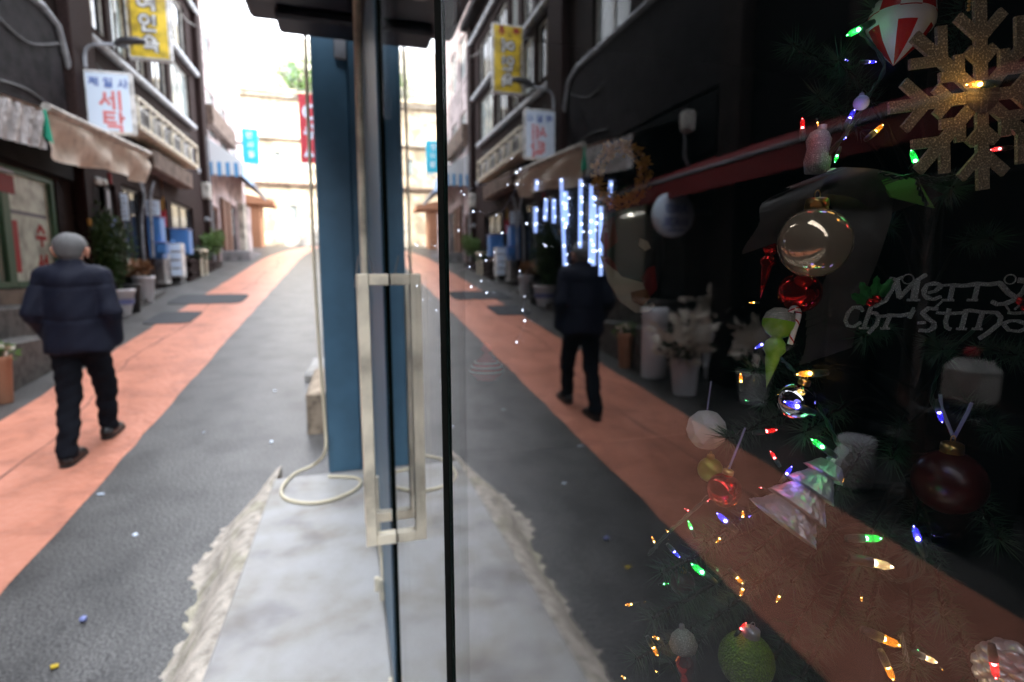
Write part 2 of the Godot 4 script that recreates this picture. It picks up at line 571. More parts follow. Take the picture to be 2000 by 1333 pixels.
	mat("ribbon_brown", lin(0.055, 0.045, 0.04), 0.5, 0, weave, 12.0)
	mat("felt_green", lin(0.12, 0.3, 0.06), 0.95, 0, weave, 10.0)
	mat("felt_cream", lin(0.6, 0.52, 0.38), 0.95, 0, weave, 10.0)
	mat("felt_red", lin(0.22, 0.012, 0.012), 0.95, 0, weave, 10.0)
	mat("felt_gray", lin(0.05, 0.05, 0.05), 0.95, 0, weave, 10.0)
	mat("felt_orange", lin(0.25, 0.09, 0.02), 0.95, 0, weave, 10.0)
	clear("ribbon_sheer", lin(0.6, 0.6, 0.9), 0.35, 0.2)
	clear("clear_plastic", lin(0.6, 0.6, 0.65), 0.25, 0.08)
	mat("holly", lin(0.03, 0.2, 0.04), 0.3, 0.3)
	for b in [["amber", Color(1.0, 0.5, 0.04)], ["green", Color(0.04, 1.0, 0.2)], ["blue", Color(0.12, 0.1, 1.0)], ["red", Color(1.0, 0.03, 0.03)], ["clear", Color(1.0, 0.8, 0.5)], ["white", Color(0.62, 0.74, 1.0)]]:
		var c: Color = (b[1] as Color).linear_to_srgb()
		glow("led_" + b[0], c.lerp(Color.WHITE, 0.3), 9.0 if b[0] != "white" else 2.2)
		var l := clear("lens_" + b[0], c, 0.4, 0.12)
		l.emission_enabled = true
		l.emission = c
		l.emission_energy_multiplier = 0.055 if b[0] != "clear" else 0.01
	glow("icicle", lin(0.35, 0.5, 1.0), 0.35)
	for k in ["dark_brick", "dark_wall", "brown_wall", "black_wall", "tan_fascia", "felt_gray", "room_dark", "door_black", "bark"]:
		M[k].metallic_specular = 0.22
	glow("tube_light", lin(1.0, 0.97, 0.9), 3.0)


# a second, larger pattern multiplied into a material so that its first one does not repeat
func vary(m: StandardMaterial3D, tex: Texture2D, scale: float) -> void:
	m.detail_enabled = true
	m.detail_albedo = tex
	m.detail_blend_mode = BaseMaterial3D.BLEND_MODE_MUL
	m.detail_uv_layer = BaseMaterial3D.DETAIL_UV_2
	m.uv2_triplanar = true
	m.uv2_world_triplanar = true
	m.uv2_scale = Vector3.ONE * scale


func sky_and_sun() -> void:
	var cam := Camera3D.new()
	cam.name = "camera"
	add_child(cam)
	var ca := CameraAttributesPhysical.new()
	ca.frustum_focal_length = 19.14
	ca.frustum_focus_distance = 0.46
	ca.exposure_aperture = 5.2
	ca.frustum_near = 0.02
	ca.frustum_far = 600.0
	cam.attributes = ca
	cam.fov = 64.16
	cam.near = 0.02
	cam.far = 600.0
	cam.position = Vector3(-0.0964, 1.31, 0.0)
	# right, up and back axes: turned 16.6 degrees towards the glass, 7 degrees down
	var fw := Vector3(sin(0.2901) * cos(0.1222), -sin(0.1222), -cos(0.2901) * cos(0.1222))
	cam.basis = Basis.looking_at(fw, Vector3.UP).rotated(fw, 0.0028)
	cam.current = true
	var sky := ProceduralSkyMaterial.new()
	sky.sky_top_color = Color(0.87, 0.89, 0.93)
	sky.sky_horizon_color = Color(0.93, 0.94, 0.96)
	sky.sky_curve = 0.2
	sky.sky_energy_multiplier = 1.3
	sky.ground_bottom_color = Color(0.35, 0.34, 0.33)
	sky.ground_horizon_color = Color(0.7, 0.7, 0.7)
	var s := Sky.new()
	s.sky_material = sky
	var e := Environment.new()
	e.background_mode = Environment.BG_SKY
	e.sky = s
	e.tonemap_mode = Environment.TONE_MAPPER_LINEAR
	e.tonemap_exposure = 5.9
	e.sdfgi_enabled = true
	e.ssao_enabled = true
	e.ssil_enabled = true
	var we := WorldEnvironment.new()
	we.name = "world_environment"
	we.environment = e
	add_child(we)
	var sun := DirectionalLight3D.new()
	sun.name = "sun"
	sun.light_color = Color(1.0, 0.95, 0.86)
	sun.light_energy = 0.65
	sun.light_angular_distance = 0.5
	sun.shadow_enabled = true
	add_child(sun)
	sun.basis = Basis.looking_at(Vector3(-0.6, -0.5, -0.62).normalized(), Vector3.UP)


# ---------- the ground ----------
func ground() -> void:
	var st := begin()
	flat(st)
	var fs := [-160.0, -12.0]
	for i in 42:
		fs.append(-11.0 + i * 1.0 if i < 41 else 29.5)
	fs.append(160.0)
	for i in fs.size() - 1:
		var a: float = fs[i]
		var b: float = fs[i + 1]
		quad(st, Vector3(-160, street_y(a), -a), Vector3(160, street_y(a), -a), Vector3(160, street_y(b), -b), Vector3(-160, street_y(b), -b), Vector3.UP)
	struct("street", st, M.asphalt)
	# painted coral walking lane, its edges worn
	st = begin()
	flat(st)
	var prev := []
	for i in 150:
		var f := -8.0 + i * 0.25
		var bend := maxf(0.0, f - 21.0)
		var l := -3.11 + 0.016 * bend * bend + rng.randf_range(-0.012, 0.012)
		var r := -1.82 + 0.006 * bend * bend + rng.randf_range(-0.012, 0.012)
		var row := [Vector3(l, street_y(f) + 0.004, -f), Vector3(r, street_y(f) + 0.004, -f)]
		if i:
			quad(st, prev[0], prev[1], row[1], row[0], Vector3.UP)
		prev = row
	struct("painted_path", st, M.path_paint)
	# a wandering crack in the paint
	st = begin()
	flat(st)
	prev = []
	for i in 90:
		var f := 3.0 + i * 0.24
		var x := -2.72 + 0.13 * sin(f * 0.45) + 0.08 * sin(f * 1.3 + 1.0) + 0.012 * f + rng.randf_range(-0.025, 0.025)
		var w := 0.003 + 0.007 * absf(sin(i * 0.7)) * rng.randf()
		var row := [Vector3(x - w, street_y(f) + 0.008, -f), Vector3(x + w, street_y(f) + 0.008, -f)]
		if i:
			quad(st, prev[0], prev[1], row[1], row[0], Vector3.UP)
		prev = row
	struct("path_crack", st, M.asphalt_patch)
	# the level concrete slab before the shop door
	st = begin()
	slab(st, -0.605, -0.001, -0.14, 0.0, -3.0, 3.69, 0.012)
	struct("concrete_slab", st, M.concrete)
	# cement feathered out from the slab onto the asphalt
	st = begin()
	var cols := 24
	var rows := 420
	var g := []
	var nz := FastNoiseLite.new()
	nz.seed = 4
	nz.frequency = 1.1
	for i in rows:
		var f := -3.0 + i * 0.0168
		var end := clampf((4.03 - f) / 0.5, 0.0, 1.0)
		var wide := (0.34 + 0.09 * nz.get_noise_2d(f * 1.3, 3.0) + 0.05 * nz.get_noise_2d(f * 4.0, 9.0) + 0.008 * nz.get_noise_2d(f * 16.0, 29.0)) * sqrt(end)
		var row := []
		for c in cols:
			var t := float(c) / (cols - 1)
			var x := -0.6 - wide * t
			var top: float = lerpf(-0.03, street_y(f) - 0.012, smoothstep(0.1, 1.0, t)) + (0.008 * nz.get_noise_2d(f * 4.0, x * 5.0) + 0.006 * nz.get_noise_2d(f * 16.0, x * 16.0) + 0.003 * nz.get_noise_2d(f * 60.0, x * 70.0)) * (1.0 - 0.55 * t) + (0.012 * smoothstep(0.0, 0.3, nz.get_noise_2d(f * 9.0 + 50.0, x * 12.0)) if t > 0.5 and t < 0.97 else 0.0)
			row.append(Vector3(x, maxf(top, street_y(f) - 0.012), -f))
		g.append(row)
	smooth(st)
	for i in rows - 1:
		for c in cols - 1:
			for v in [[[i, c], [i, c + 1], [i + 1, c + 1]], [[i, c], [i + 1, c + 1], [i + 1, c]]]:
				var ps := []
				for q in v:
					ps.append(g[q[0]][q[1]])
				if (ps[0] - ps[2]).cross(ps[0] - ps[1]).y < 0:
					ps = [ps[0], ps[2], ps[1]]
				for p in ps:
					var moss: float = smoothstep(0.1, 0.45, nz.get_noise_2d(p.z * 1.9 + 40.0, p.x * 4.0))
					st.set_color(Color(1, 1, 1).lerp(Color(0.55, 0.62, 0.36), moss * 0.35))
					st.add_vertex(p)
	struct("cement_apron", st, M.mortar)
	st = begin()
	prism(st, PackedVector2Array([Vector2(8.6, -0.5), Vector2(13.4, -0.5), Vector2(13.4, street_y(13.4) + 0.1), Vector2(8.6, street_y(8.6) + 0.12)]), -4.3, -3.87, Transform3D(Basis(Vector3.FORWARD, Vector3.UP, Vector3.RIGHT), Vector3.ZERO))
	struct("shop_kerb", st, M.step_stone)


# ---------- buildings ----------
# wall of a building on the left side of the street, facing it (+x), with real openings [f0, f1, y0, y1]
func facade(parent: Node, x: float, f0: float, f1: float, y0: float, y1: float, ops: Array, m: Material, called := "wall") -> void:
	var st := begin()
	flat(st)
	var fs := [f0, f1]
	var ys := [y0, y1]
	for o in ops:
		fs.append_array([o[0], o[1]])
		ys.append_array([o[2], o[3]])
	fs.sort()
	ys.sort()
	for i in fs.size() - 1:
		for j in ys.size() - 1:
			if fs[i + 1] - fs[i] < 1e-4 or ys[j + 1] - ys[j] < 1e-4:
				continue
			var cf: float = (fs[i] + fs[i + 1]) / 2
			var cyy: float = (ys[j] + ys[j + 1]) / 2
			var hole := false
			for o in ops:
				hole = hole or (cf > o[0] and cf < o[1] and cyy > o[2] and cyy < o[3])
			if not hole:
				quad(st, Vector3(x, ys[j], -fs[i]), Vector3(x, ys[j], -fs[i + 1]), Vector3(x, ys[j + 1], -fs[i + 1]), Vector3(x, ys[j + 1], -fs[i]), Vector3.RIGHT)
	for o in ops:
		var b := x - 0.2
		quad(st, Vector3(x, o[2], -o[0]), Vector3(x, o[2], -o[1]), Vector3(b, o[2], -o[1]), Vector3(b, o[2], -o[0]), Vector3.UP)
		quad(st, Vector3(x, o[3], -o[0]), Vector3(x, o[3], -o[1]), Vector3(b, o[3], -o[1]), Vector3(b, o[3], -o[0]), Vector3.DOWN)
		quad(st, Vector3(x, o[2], -o[0]), Vector3(x, o[3], -o[0]), Vector3(b, o[3], -o[0]), Vector3(b, o[2], -o[0]), Vector3.FORWARD)
		quad(st, Vector3(x, o[2], -o[1]), Vector3(x, o[3], -o[1]), Vector3(b, o[3], -o[1]), Vector3(b, o[2], -o[1]), Vector3.BACK)
	# the rest of the house behind that wall
	slab(st, x - 7.0, x - 0.21, y0, y1 - 0.01, f0 + 0.01, f1 - 0.01)
	obj(called, st, m, parent)


func window_in(parent: Node, x: float, o: Array, frame: Material, pane: Material, mullions := 1, fw := 0.06) -> void:
	var st := begin()
	var b := x - 0.1
	slab(st, b - 0.03, b + 0.03, o[2], o[2] + fw, o[0], o[1], 0.006)
	slab(st, b - 0.03, b + 0.03, o[3] - fw, o[3], o[0], o[1], 0.006)
	slab(st, b - 0.03, b + 0.03, o[2] + fw, o[3] - fw, o[0], o[0] + fw, 0.006)
	slab(st, b - 0.03, b + 0.03, o[2] + fw, o[3] - fw, o[1] - fw, o[1], 0.006)
	for i in mullions:
		var f: float = lerpf(o[0], o[1], float(i + 1) / (mullions + 1))
		slab(st, b - 0.028, b + 0.028, o[2] + fw, o[3] - fw, f - fw / 2, f + fw / 2, 0.006)
	var w := obj("window", st, frame, parent)
	for i in mullions + 1:
		st = begin()
		var fa: float = lerpf(o[0], o[1], float(i) / (mullions + 1)) + fw * (1.0 if i == 0 else 0.5)
		var fb: float = lerpf(o[0], o[1], float(i + 1) / (mullions + 1)) - fw * (1.0 if i == mullions else 0.5)
		slab(st, b - 0.006, b + 0.006, o[2] + fw, o[3] - fw, fa, fb)
		obj("pane", st, pane, w)


func left_buildings() -> void:
	# B: dark brick building with two rows of windows and pale ledges
	var t := thing("brick_building", "dark red-brown brick building with pale metal ledges under its rows of windows", "building")
	var ops := []
	for y in [5.72, 7.5]:
		for q in [[11.75, 12.7], [12.95, 13.8], [14.15, 14.85], [15.2, 16.4], [16.75, 18.5]]:
			ops.append([q[0], q[1], y, y + 1.3])
	ops.append([10.9, 12.4, 0.9, 3.0])
	ops.append([12.7, 13.9, 1.0, 3.1])
	ops.append([14.3, 15.5, 1.1, 3.1])
	ops.append([15.9, 17.9, 1.35, 3.2])
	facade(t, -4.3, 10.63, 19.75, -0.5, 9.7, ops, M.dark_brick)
	for i in ops.size():
		window_in(t, -4.3, ops[i], M.white_frame if i < 10 else M.dark_metal, M.pane_milky if i % 3 == 1 and i < 10 else M.pane_dark, 1, 0.07)
	var st := begin()
	tube(st, [Vector3(-4.200, 5.389, -11.386), Vector3(-4.200, 5.549, -18.332)], 0.075, 10)
	obj("ledge", st, M.ledge_metal, t)
	st = begin()
	tube(st, [Vector3(-4.2, 7.13, -10.7), Vector3(-4.200, 7.238, -19.048)], 0.075, 10)
	obj("ledge", st, M.ledge_metal, t)
	st = begin()
	tube(st, [Vector3(-4.2, 9.1, -10.7), Vector3(-4.2, 9.14, -19.5)], 0.075, 10)
	obj("ledge", st, M.ledge_metal, t)
	st = begin()
	slab(st, -4.298, -4.12, -0.4, 9.7, 10.64, 11.5, 0.02)
	obj("pilaster", st, M.dark_brick, t)
	st = begin()
	slab(st, -4.298, -4.15, -0.4, 9.7, 19.2, 19.74, 0.02)
	obj("pilaster", st, M.dark_brick, t)
	st = begin()
	var fb0: Vector3 = Vector3(-3.950, 3.697, -13.566)
	var fb1: Vector3 = Vector3(-3.950, 3.565, -16.623)
	slab(st, -4.298, -3.95, fb1.y, fb1.y + 0.42, -fb0.z, -fb1.z, 0.03)
	obj("fascia", st, M.tan_fascia, t)
	st = begin()
	slab(st, -4.4, -3.95, 9.7, 9.95, 10.55, 19.85, 0.03)
	obj("parapet", st, M.dark_wall, t)
	# C: sunlit pinkish building
	t = thing("pink_building", "pinkish white plastered building with light blue windows past the brick one", "building")
	ops = []
	for y in [5.9, 8.6]:
		for q in [[20.6, 21.7], [22.4, 23.5], [24.3, 25.2]]:
			ops.append([q[0], q[1], y, y + 1.5])
	ops.append([20.2, 21.3, 1.6, 3.6])
	ops.append([23.2, 24.6, 2.15, 4.0])
	facade(t, -4.3, 19.78, 26.8, 0.2, 11.6, ops, M.pink_plaster)
	for i in 6:
		window_in(t, -4.3, ops[i], M.white_paint, M.pane_milky, 1, 0.09)
	window_in(t, -4.3, ops[6], M.wood_brown, M.pane_dark, 1, 0.1)
	st = begin()
	slab(st, -4.46, -4.4, 2.15, 4.0, 23.2, 24.6, 0.01)
	var d := obj("door", st, M.door_black, t)
	for r in 4:
		for c in 2:
			st = begin()
			slab(st, -4.4, -4.385, 2.9 + r * 0.27, 3.1 + r * 0.27, 23.42 + c * 0.5, 23.82 + c * 0.5, 0.005)
			obj("pane", st, M.pane_milky, d)
	st = begin()
	for f in [[21.5, 22.2], [22.4, 23.0]]:
		slab(st, -4.29, -4.2, 1.7, 4.0, f[0], f[1], 0.02)
	obj("door_boards", st, M.wood_brown, t)
	st = begin()
	slab(st, -4.29, -4.05, 1.7, 4.2, 24.75, 25.3, 0.03)
	obj("pillar", st, M.white_plaster, t)
	st = begin()
	slab(st, -4.29, -4.05, 1.7, 4.2, 25.6, 26.3, 0.03)
	obj("pillar", st, M.pink_plaster, t)
	st = begin()
	slab(st, -4.4, -3.4, 1.3, 2.16, 21.4, 24.9, 0.03)
	obj("doorstep", st, M.roof_gray, t)
	# lean-to roof over its ground floor
	st = begin()
	flat(st)
	var la: Vector3 = Vector3(-3.400, 4.939, -21.241)
	var lb: Vector3 = Vector3(-3.400, 4.644, -26.339)
	quad(st, la, lb, Vector3(-4.29, lb.y + 0.8, lb.z), Vector3(-4.29, la.y + 0.8, la.z), Vector3.UP)
	quad(st, la + Vector3(0, -0.16, 0), lb + Vector3(0, -0.16, 0), Vector3(-4.29, lb.y + 0.62, lb.z), Vector3(-4.29, la.y + 0.62, la.z), Vector3.DOWN)
	quad(st, la, lb, lb + Vector3(0, -0.16, 0), la + Vector3(0, -0.16, 0), Vector3.RIGHT)
	quad(st, lb, Vector3(-4.29, lb.y + 0.8, lb.z), Vector3(-4.29, lb.y + 0.62, lb.z), lb + Vector3(0, -0.16, 0), Vector3.FORWARD)
	quad(st, la, Vector3(-4.29, la.y + 0.8, la.z), Vector3(-4.29, la.y + 0.62, la.z), la + Vector3(0, -0.16, 0), Vector3.BACK)
	obj("lean_to_roof", st, M.roof_gray, t)
	st = begin()
	var ea: Vector3 = Vector3(-4.000, 5.694, -18.972)
	var eb: Vector3 = Vector3(-4.000, 6.052, -23.617)
	slab(st, -4.29, -4.0, eb.y, eb.y + 0.6, 19.85, -eb.z)
	obj("eave", st, M.tan_fascia, t)
	# blue and white striped awning
	t = thing("striped_awning", "pale blue awning with a blue and white striped valance", "awning")
	st = begin()
	flat(st)
	var lo: Vector3 = Vector3(-3.265, 4.481, -20.000)
	var hi: Vector3 = Vector3(-4.153, 5.685, -20.000)
	prism(st, PackedVector2Array([Vector2(-4.28, hi.y), Vector2(lo.x, lo.y + 0.5), Vector2(lo.x, lo.y + 0.44), Vector2(-4.28, lo.y + 0.44)]), -22.0, -20.0, Transform3D.IDENTITY)
	obj("cover", st, M.awning_pale, t)
	for i in 8:
		st = begin()
		var xa := lerpf(-4.25, lo.x, i / 8.0)
		slab(st, xa, lerpf(-4.25, lo.x, (i + 1) / 8.0), lo.y + 0.04 * (i % 2), lo.y + 0.438, 19.985, 19.999)
		obj("valance_stripe", st, M.awning_blue if i % 2 == 0 else M.awning_pale, t)
	for i in 9:
		st = begin()
		slab(st, lo.x - 0.014, lo.x, lo.y + 0.04 * (i % 2), lo.y + 0.438, lerpf(20.0, 22.0, i / 9.0), lerpf(20.0, 22.0, (i + 1) / 9.0))
		obj("valance_stripe", st, M.awning_blue if i % 2 == 0 else M.awning_pale, t)
	# A: near shop with the lit window
	t = thing("window_shop_building", "dark building with a green framed shop window beside the brick building", "building")
	ops = [[7.55, 10.1, 1.15, 2.75], [6.5, 7.35, 0.2, 2.4], [8.2, 9.6, 5.25, 6.6], [6.6, 7.9, 5.25, 6.6]]
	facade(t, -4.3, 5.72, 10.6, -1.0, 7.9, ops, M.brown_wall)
	window_in(t, -4.3, ops[1], M.dark_metal, M.pane_dark, 0, 0.08)
	window_in(t, -4.3, ops[2], M.white_frame, M.pane_milky, 1, 0.09)
	window_in(t, -4.3, ops[3], M.white_frame, M.pane_milky, 1, 0.09)
	st = begin()
	for q in [[7.55, 7.65], [8.72, 8.9], [10.0, 10.1]]:
		slab(st, -4.4, -4.32, 1.15, 2.75, q[0], q[1], 0.01)
	slab(st, -4.4, -4.32, 1.15, 1.23, 7.65, 8.72)
	slab(st, -4.4, -4.32, 1.15, 1.23, 8.9, 10.0)
	slab(st, -4.4, -4.32, 2.67, 2.75, 7.65, 8.72)
	slab(st, -4.4, -4.32, 2.67, 2.75, 8.9, 10.0)
	var w := obj("shop_window", st, M.green_frame, t)
	st = begin()
	slab(st, -4.39, -4.375, 1.23, 2.67, 7.65, 8.72)
	obj("pane", st, clear("pane_tint", lin(0.42, 0.5, 0.44), 0.6, 0.2), w)
	st = begin()
	slab(st, -4.39, -4.375, 1.23, 2.67, 8.9, 10.0)
	obj("pane", st, M.pane_pale, w)
	st = begin()
	write_glyph(st, "수", Transform3D(Basis(Vector3.FORWARD, Vector3.UP, Vector3.RIGHT), Vector3(-4.374, 1.72, -9.56)), Vector2(0.3, 0.32), 0.06)
	obj("window_lettering", st, M.ink_dark_red, w)
	st = begin()
	write_glyph(st, "선", Transform3D(Basis(Vector3.FORWARD, Vector3.UP, Vector3.RIGHT), Vector3(-4.374, 1.3, -9.56)), Vector2(0.3, 0.32), 0.06)
	obj("window_lettering", st, M.ink_dark_red, w)
	st = begin()
	slab(st, -4.374, -4.37, 1.35, 2.05, 8.95, 9.12)
	obj("window_lettering", st, M.ink_dark_red, w)
	st = begin()
	slab(st, -4.374, -4.37, 2.14, 2.19, 9.0, 9.9)
	obj("window_lettering", st, M.ink_gray, w)
	st = begin()
	slab(st, -4.299, -4.27, 0.0, 1.13, 7.5, 10.15)
	obj("wall_panel", st, M.beige_wall, t)
	st = begin()
	slab(st, -4.299, -4.2, 2.78, 3.5, 5.8, 10.5, 0.02)
	obj("shop_fascia", st, M.black_wall, t)
	st = begin()
	slab(st, -4.298, -4.22, 3.55, 5.15, 5.75, 10.55, 0.02)
	obj("parapet_panel", st, M.dark_wall, t)
	st = begin()
	tube(st, [Vector3(-4.2, 5.2, -5.75), Vector3(-4.2, 5.2, -10.0), Vector3(-4.2, 5.1, -10.45), Vector3(-4.18, 3.3, -11.2)], 0.045, 8)
	obj("drain_pipe", st, M.ledge_metal, t)
	st = begin()
	slab(st, -4.299, -4.0, 6.95, 7.15, 5.75, 10.55, 0.02)
	obj("window_hood", st, M.gray_metal, t)
	# A0: nearest dark building, seen only in the glass
	t = thing("dark_shop_building", "darkest narrow-fronted building facing the glass, above the red awning", "building")
	ops = [[2.0, 3.4, 4.6, 6.0], [4.5, 5.2, 4.6, 6.0], [2.4, 4.2, -0.1, 2.1]]
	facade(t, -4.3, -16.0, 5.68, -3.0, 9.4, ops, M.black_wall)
	for i in 3:
		window_in(t, -4.3, ops[i], M.gray_metal, M.pane_dark, 1, 0.08)
	st = begin()
	for q in [[5.3, 5.66], [3.7, 3.95], [1.4, 1.65], [-0.6, -0.3]]:
		slab(st, -4.298, -4.1, -1.2, 8.6, q[0], q[1], 0.02)
	obj("pilaster", st, M.brown_wall, t)
	# D: cream house closing the street
	t = thing("cream_house", "tall sunlit cream house closing the far end of the alley", "building")
	st = begin()
	flat(st)
	var ops2 := [[-3.62, -3.3, 6.9, 7.75], [-2.2, -1.8, 6.9, 7.75], [-2.95, -2.6, 4.0, 5.0], [-4.8, -4.4, 6.9, 7.75], [-0.9, -0.3, 6.9, 7.75]]
	var xs := [-8.0, 3.0]
	var ys := [1.5, 10.6]
	for o in ops2:
		xs.append_array([o[0], o[1]])
		ys.append_array([o[2], o[3]])
	xs.sort()
	ys.sort()
	for i in xs.size() - 1:
		for j in ys.size() - 1:
			if xs[i + 1] - xs[i] < 1e-4 or ys[j + 1] - ys[j] < 1e-4:
				continue
			var cc := Vector2((xs[i] + xs[i + 1]) / 2, (ys[j] + ys[j + 1]) / 2)
			var hole := false
			for o in ops2:
				hole = hole or (cc.x > o[0] and cc.x < o[1] and cc.y > o[2] and cc.y < o[3])
			if not hole:
				quad(st, Vector3(xs[i], ys[j], -32), Vector3(xs[i + 1], ys[j], -32), Vector3(xs[i + 1], ys[j + 1], -32), Vector3(xs[i], ys[j + 1], -32), Vector3.BACK)
	slab(st, -8.0, 3.0, 1.5, 10.59, 32.2, 39.0)
	obj("wall", st, M.cream_plaster, t)
	for o in ops2:
		st = begin()
		slab(st, o[0] - 0.02, o[1] + 0.02, o[2] - 0.06, o[2], 31.95, 32.15)
		slab(st, o[0] - 0.02, o[1] + 0.02, o[3], o[3] + 0.05, 31.95, 32.15)
		slab(st, o[0] - 0.05, o[0], o[2], o[3], 31.95, 32.15)
		slab(st, o[1], o[1] + 0.05, o[2], o[3], 31.95, 32.15)
		w = obj("window", st, M.white_frame, t)
		st = begin()
		slab(st, o[0], o[1], o[2], o[3], 32.08, 32.1)
		obj("pane", st, M.pane_milky, w)
	for y in [6.02, 8.4, 10.5]:
		st = begin()
		slab(st, -8.1, 3.1, y, y + 0.14, 31.75, 32.0, 0.02)
		obj("string_course", st, M.tan_fascia if y < 7 else M.white_plaster, t)
	st = begin()
	slab(st, -8.2, 3.2, 10.65, 10.85, 31.6, 39.1, 0.03)
	obj("roof", st, M.cream_plaster, t)
	# second house higher up behind it
	t = thing("white_tower_house", "white house with one dark window rising above the cream house", "building")
	st = begin()
	slab(st, -7.0, 2.0, 3.0, 17.0, 41.0, 48.0)
	obj("wall", st, M.white_plaster, t)
	st = begin()
	slab(st, -3.5, -2.9, 14.2, 15.4, 40.9, 40.99, 0.01)
	obj("window", st, M.pane_milky, t)
	# boundary wall and gate post at the bend
	t = thing("garden_wall", "low white garden wall at the end of the street", "wall")
	st = begin()
	slab(st, -3.2, 2.0, 1.8, 4.1, 30.4, 30.65, 0.03)
	obj("wall", st, M.white_plaster, t)
	st = begin()
	for i in 14:
		bar(st, Vector3(-2.9 + i * 0.24, 4.1, -30.5), Vector3(-2.9 + i * 0.24, 4.9, -30.5), 0.03, 0.03)
	bar(st, Vector3(-3.0, 4.88, -30.5), Vector3(0.4, 4.88, -30.5), 0.035, 0.035)
	obj("railing", st, M.gray_metal, t)
	t = thing("gate_house", "small orange brick gate with a tiled hood beside the white wall", "gate")
	st = begin()
	slab(st, -4.6, -3.95, 2.2, 4.6, 28.2, 29.6, 0.03)
	obj("post", st, M.orange_brick, t)
	st = begin()
	prism(st, PackedVector2Array([Vector2(-4.9, 5.1), Vector2(-3.3, 4.75), Vector2(-3.3, 4.55), Vector2(-4.9, 4.6)]), -29.7, -28.0, Transform3D.IDENTITY)
	obj("hood", st, M.orange_brick, t)


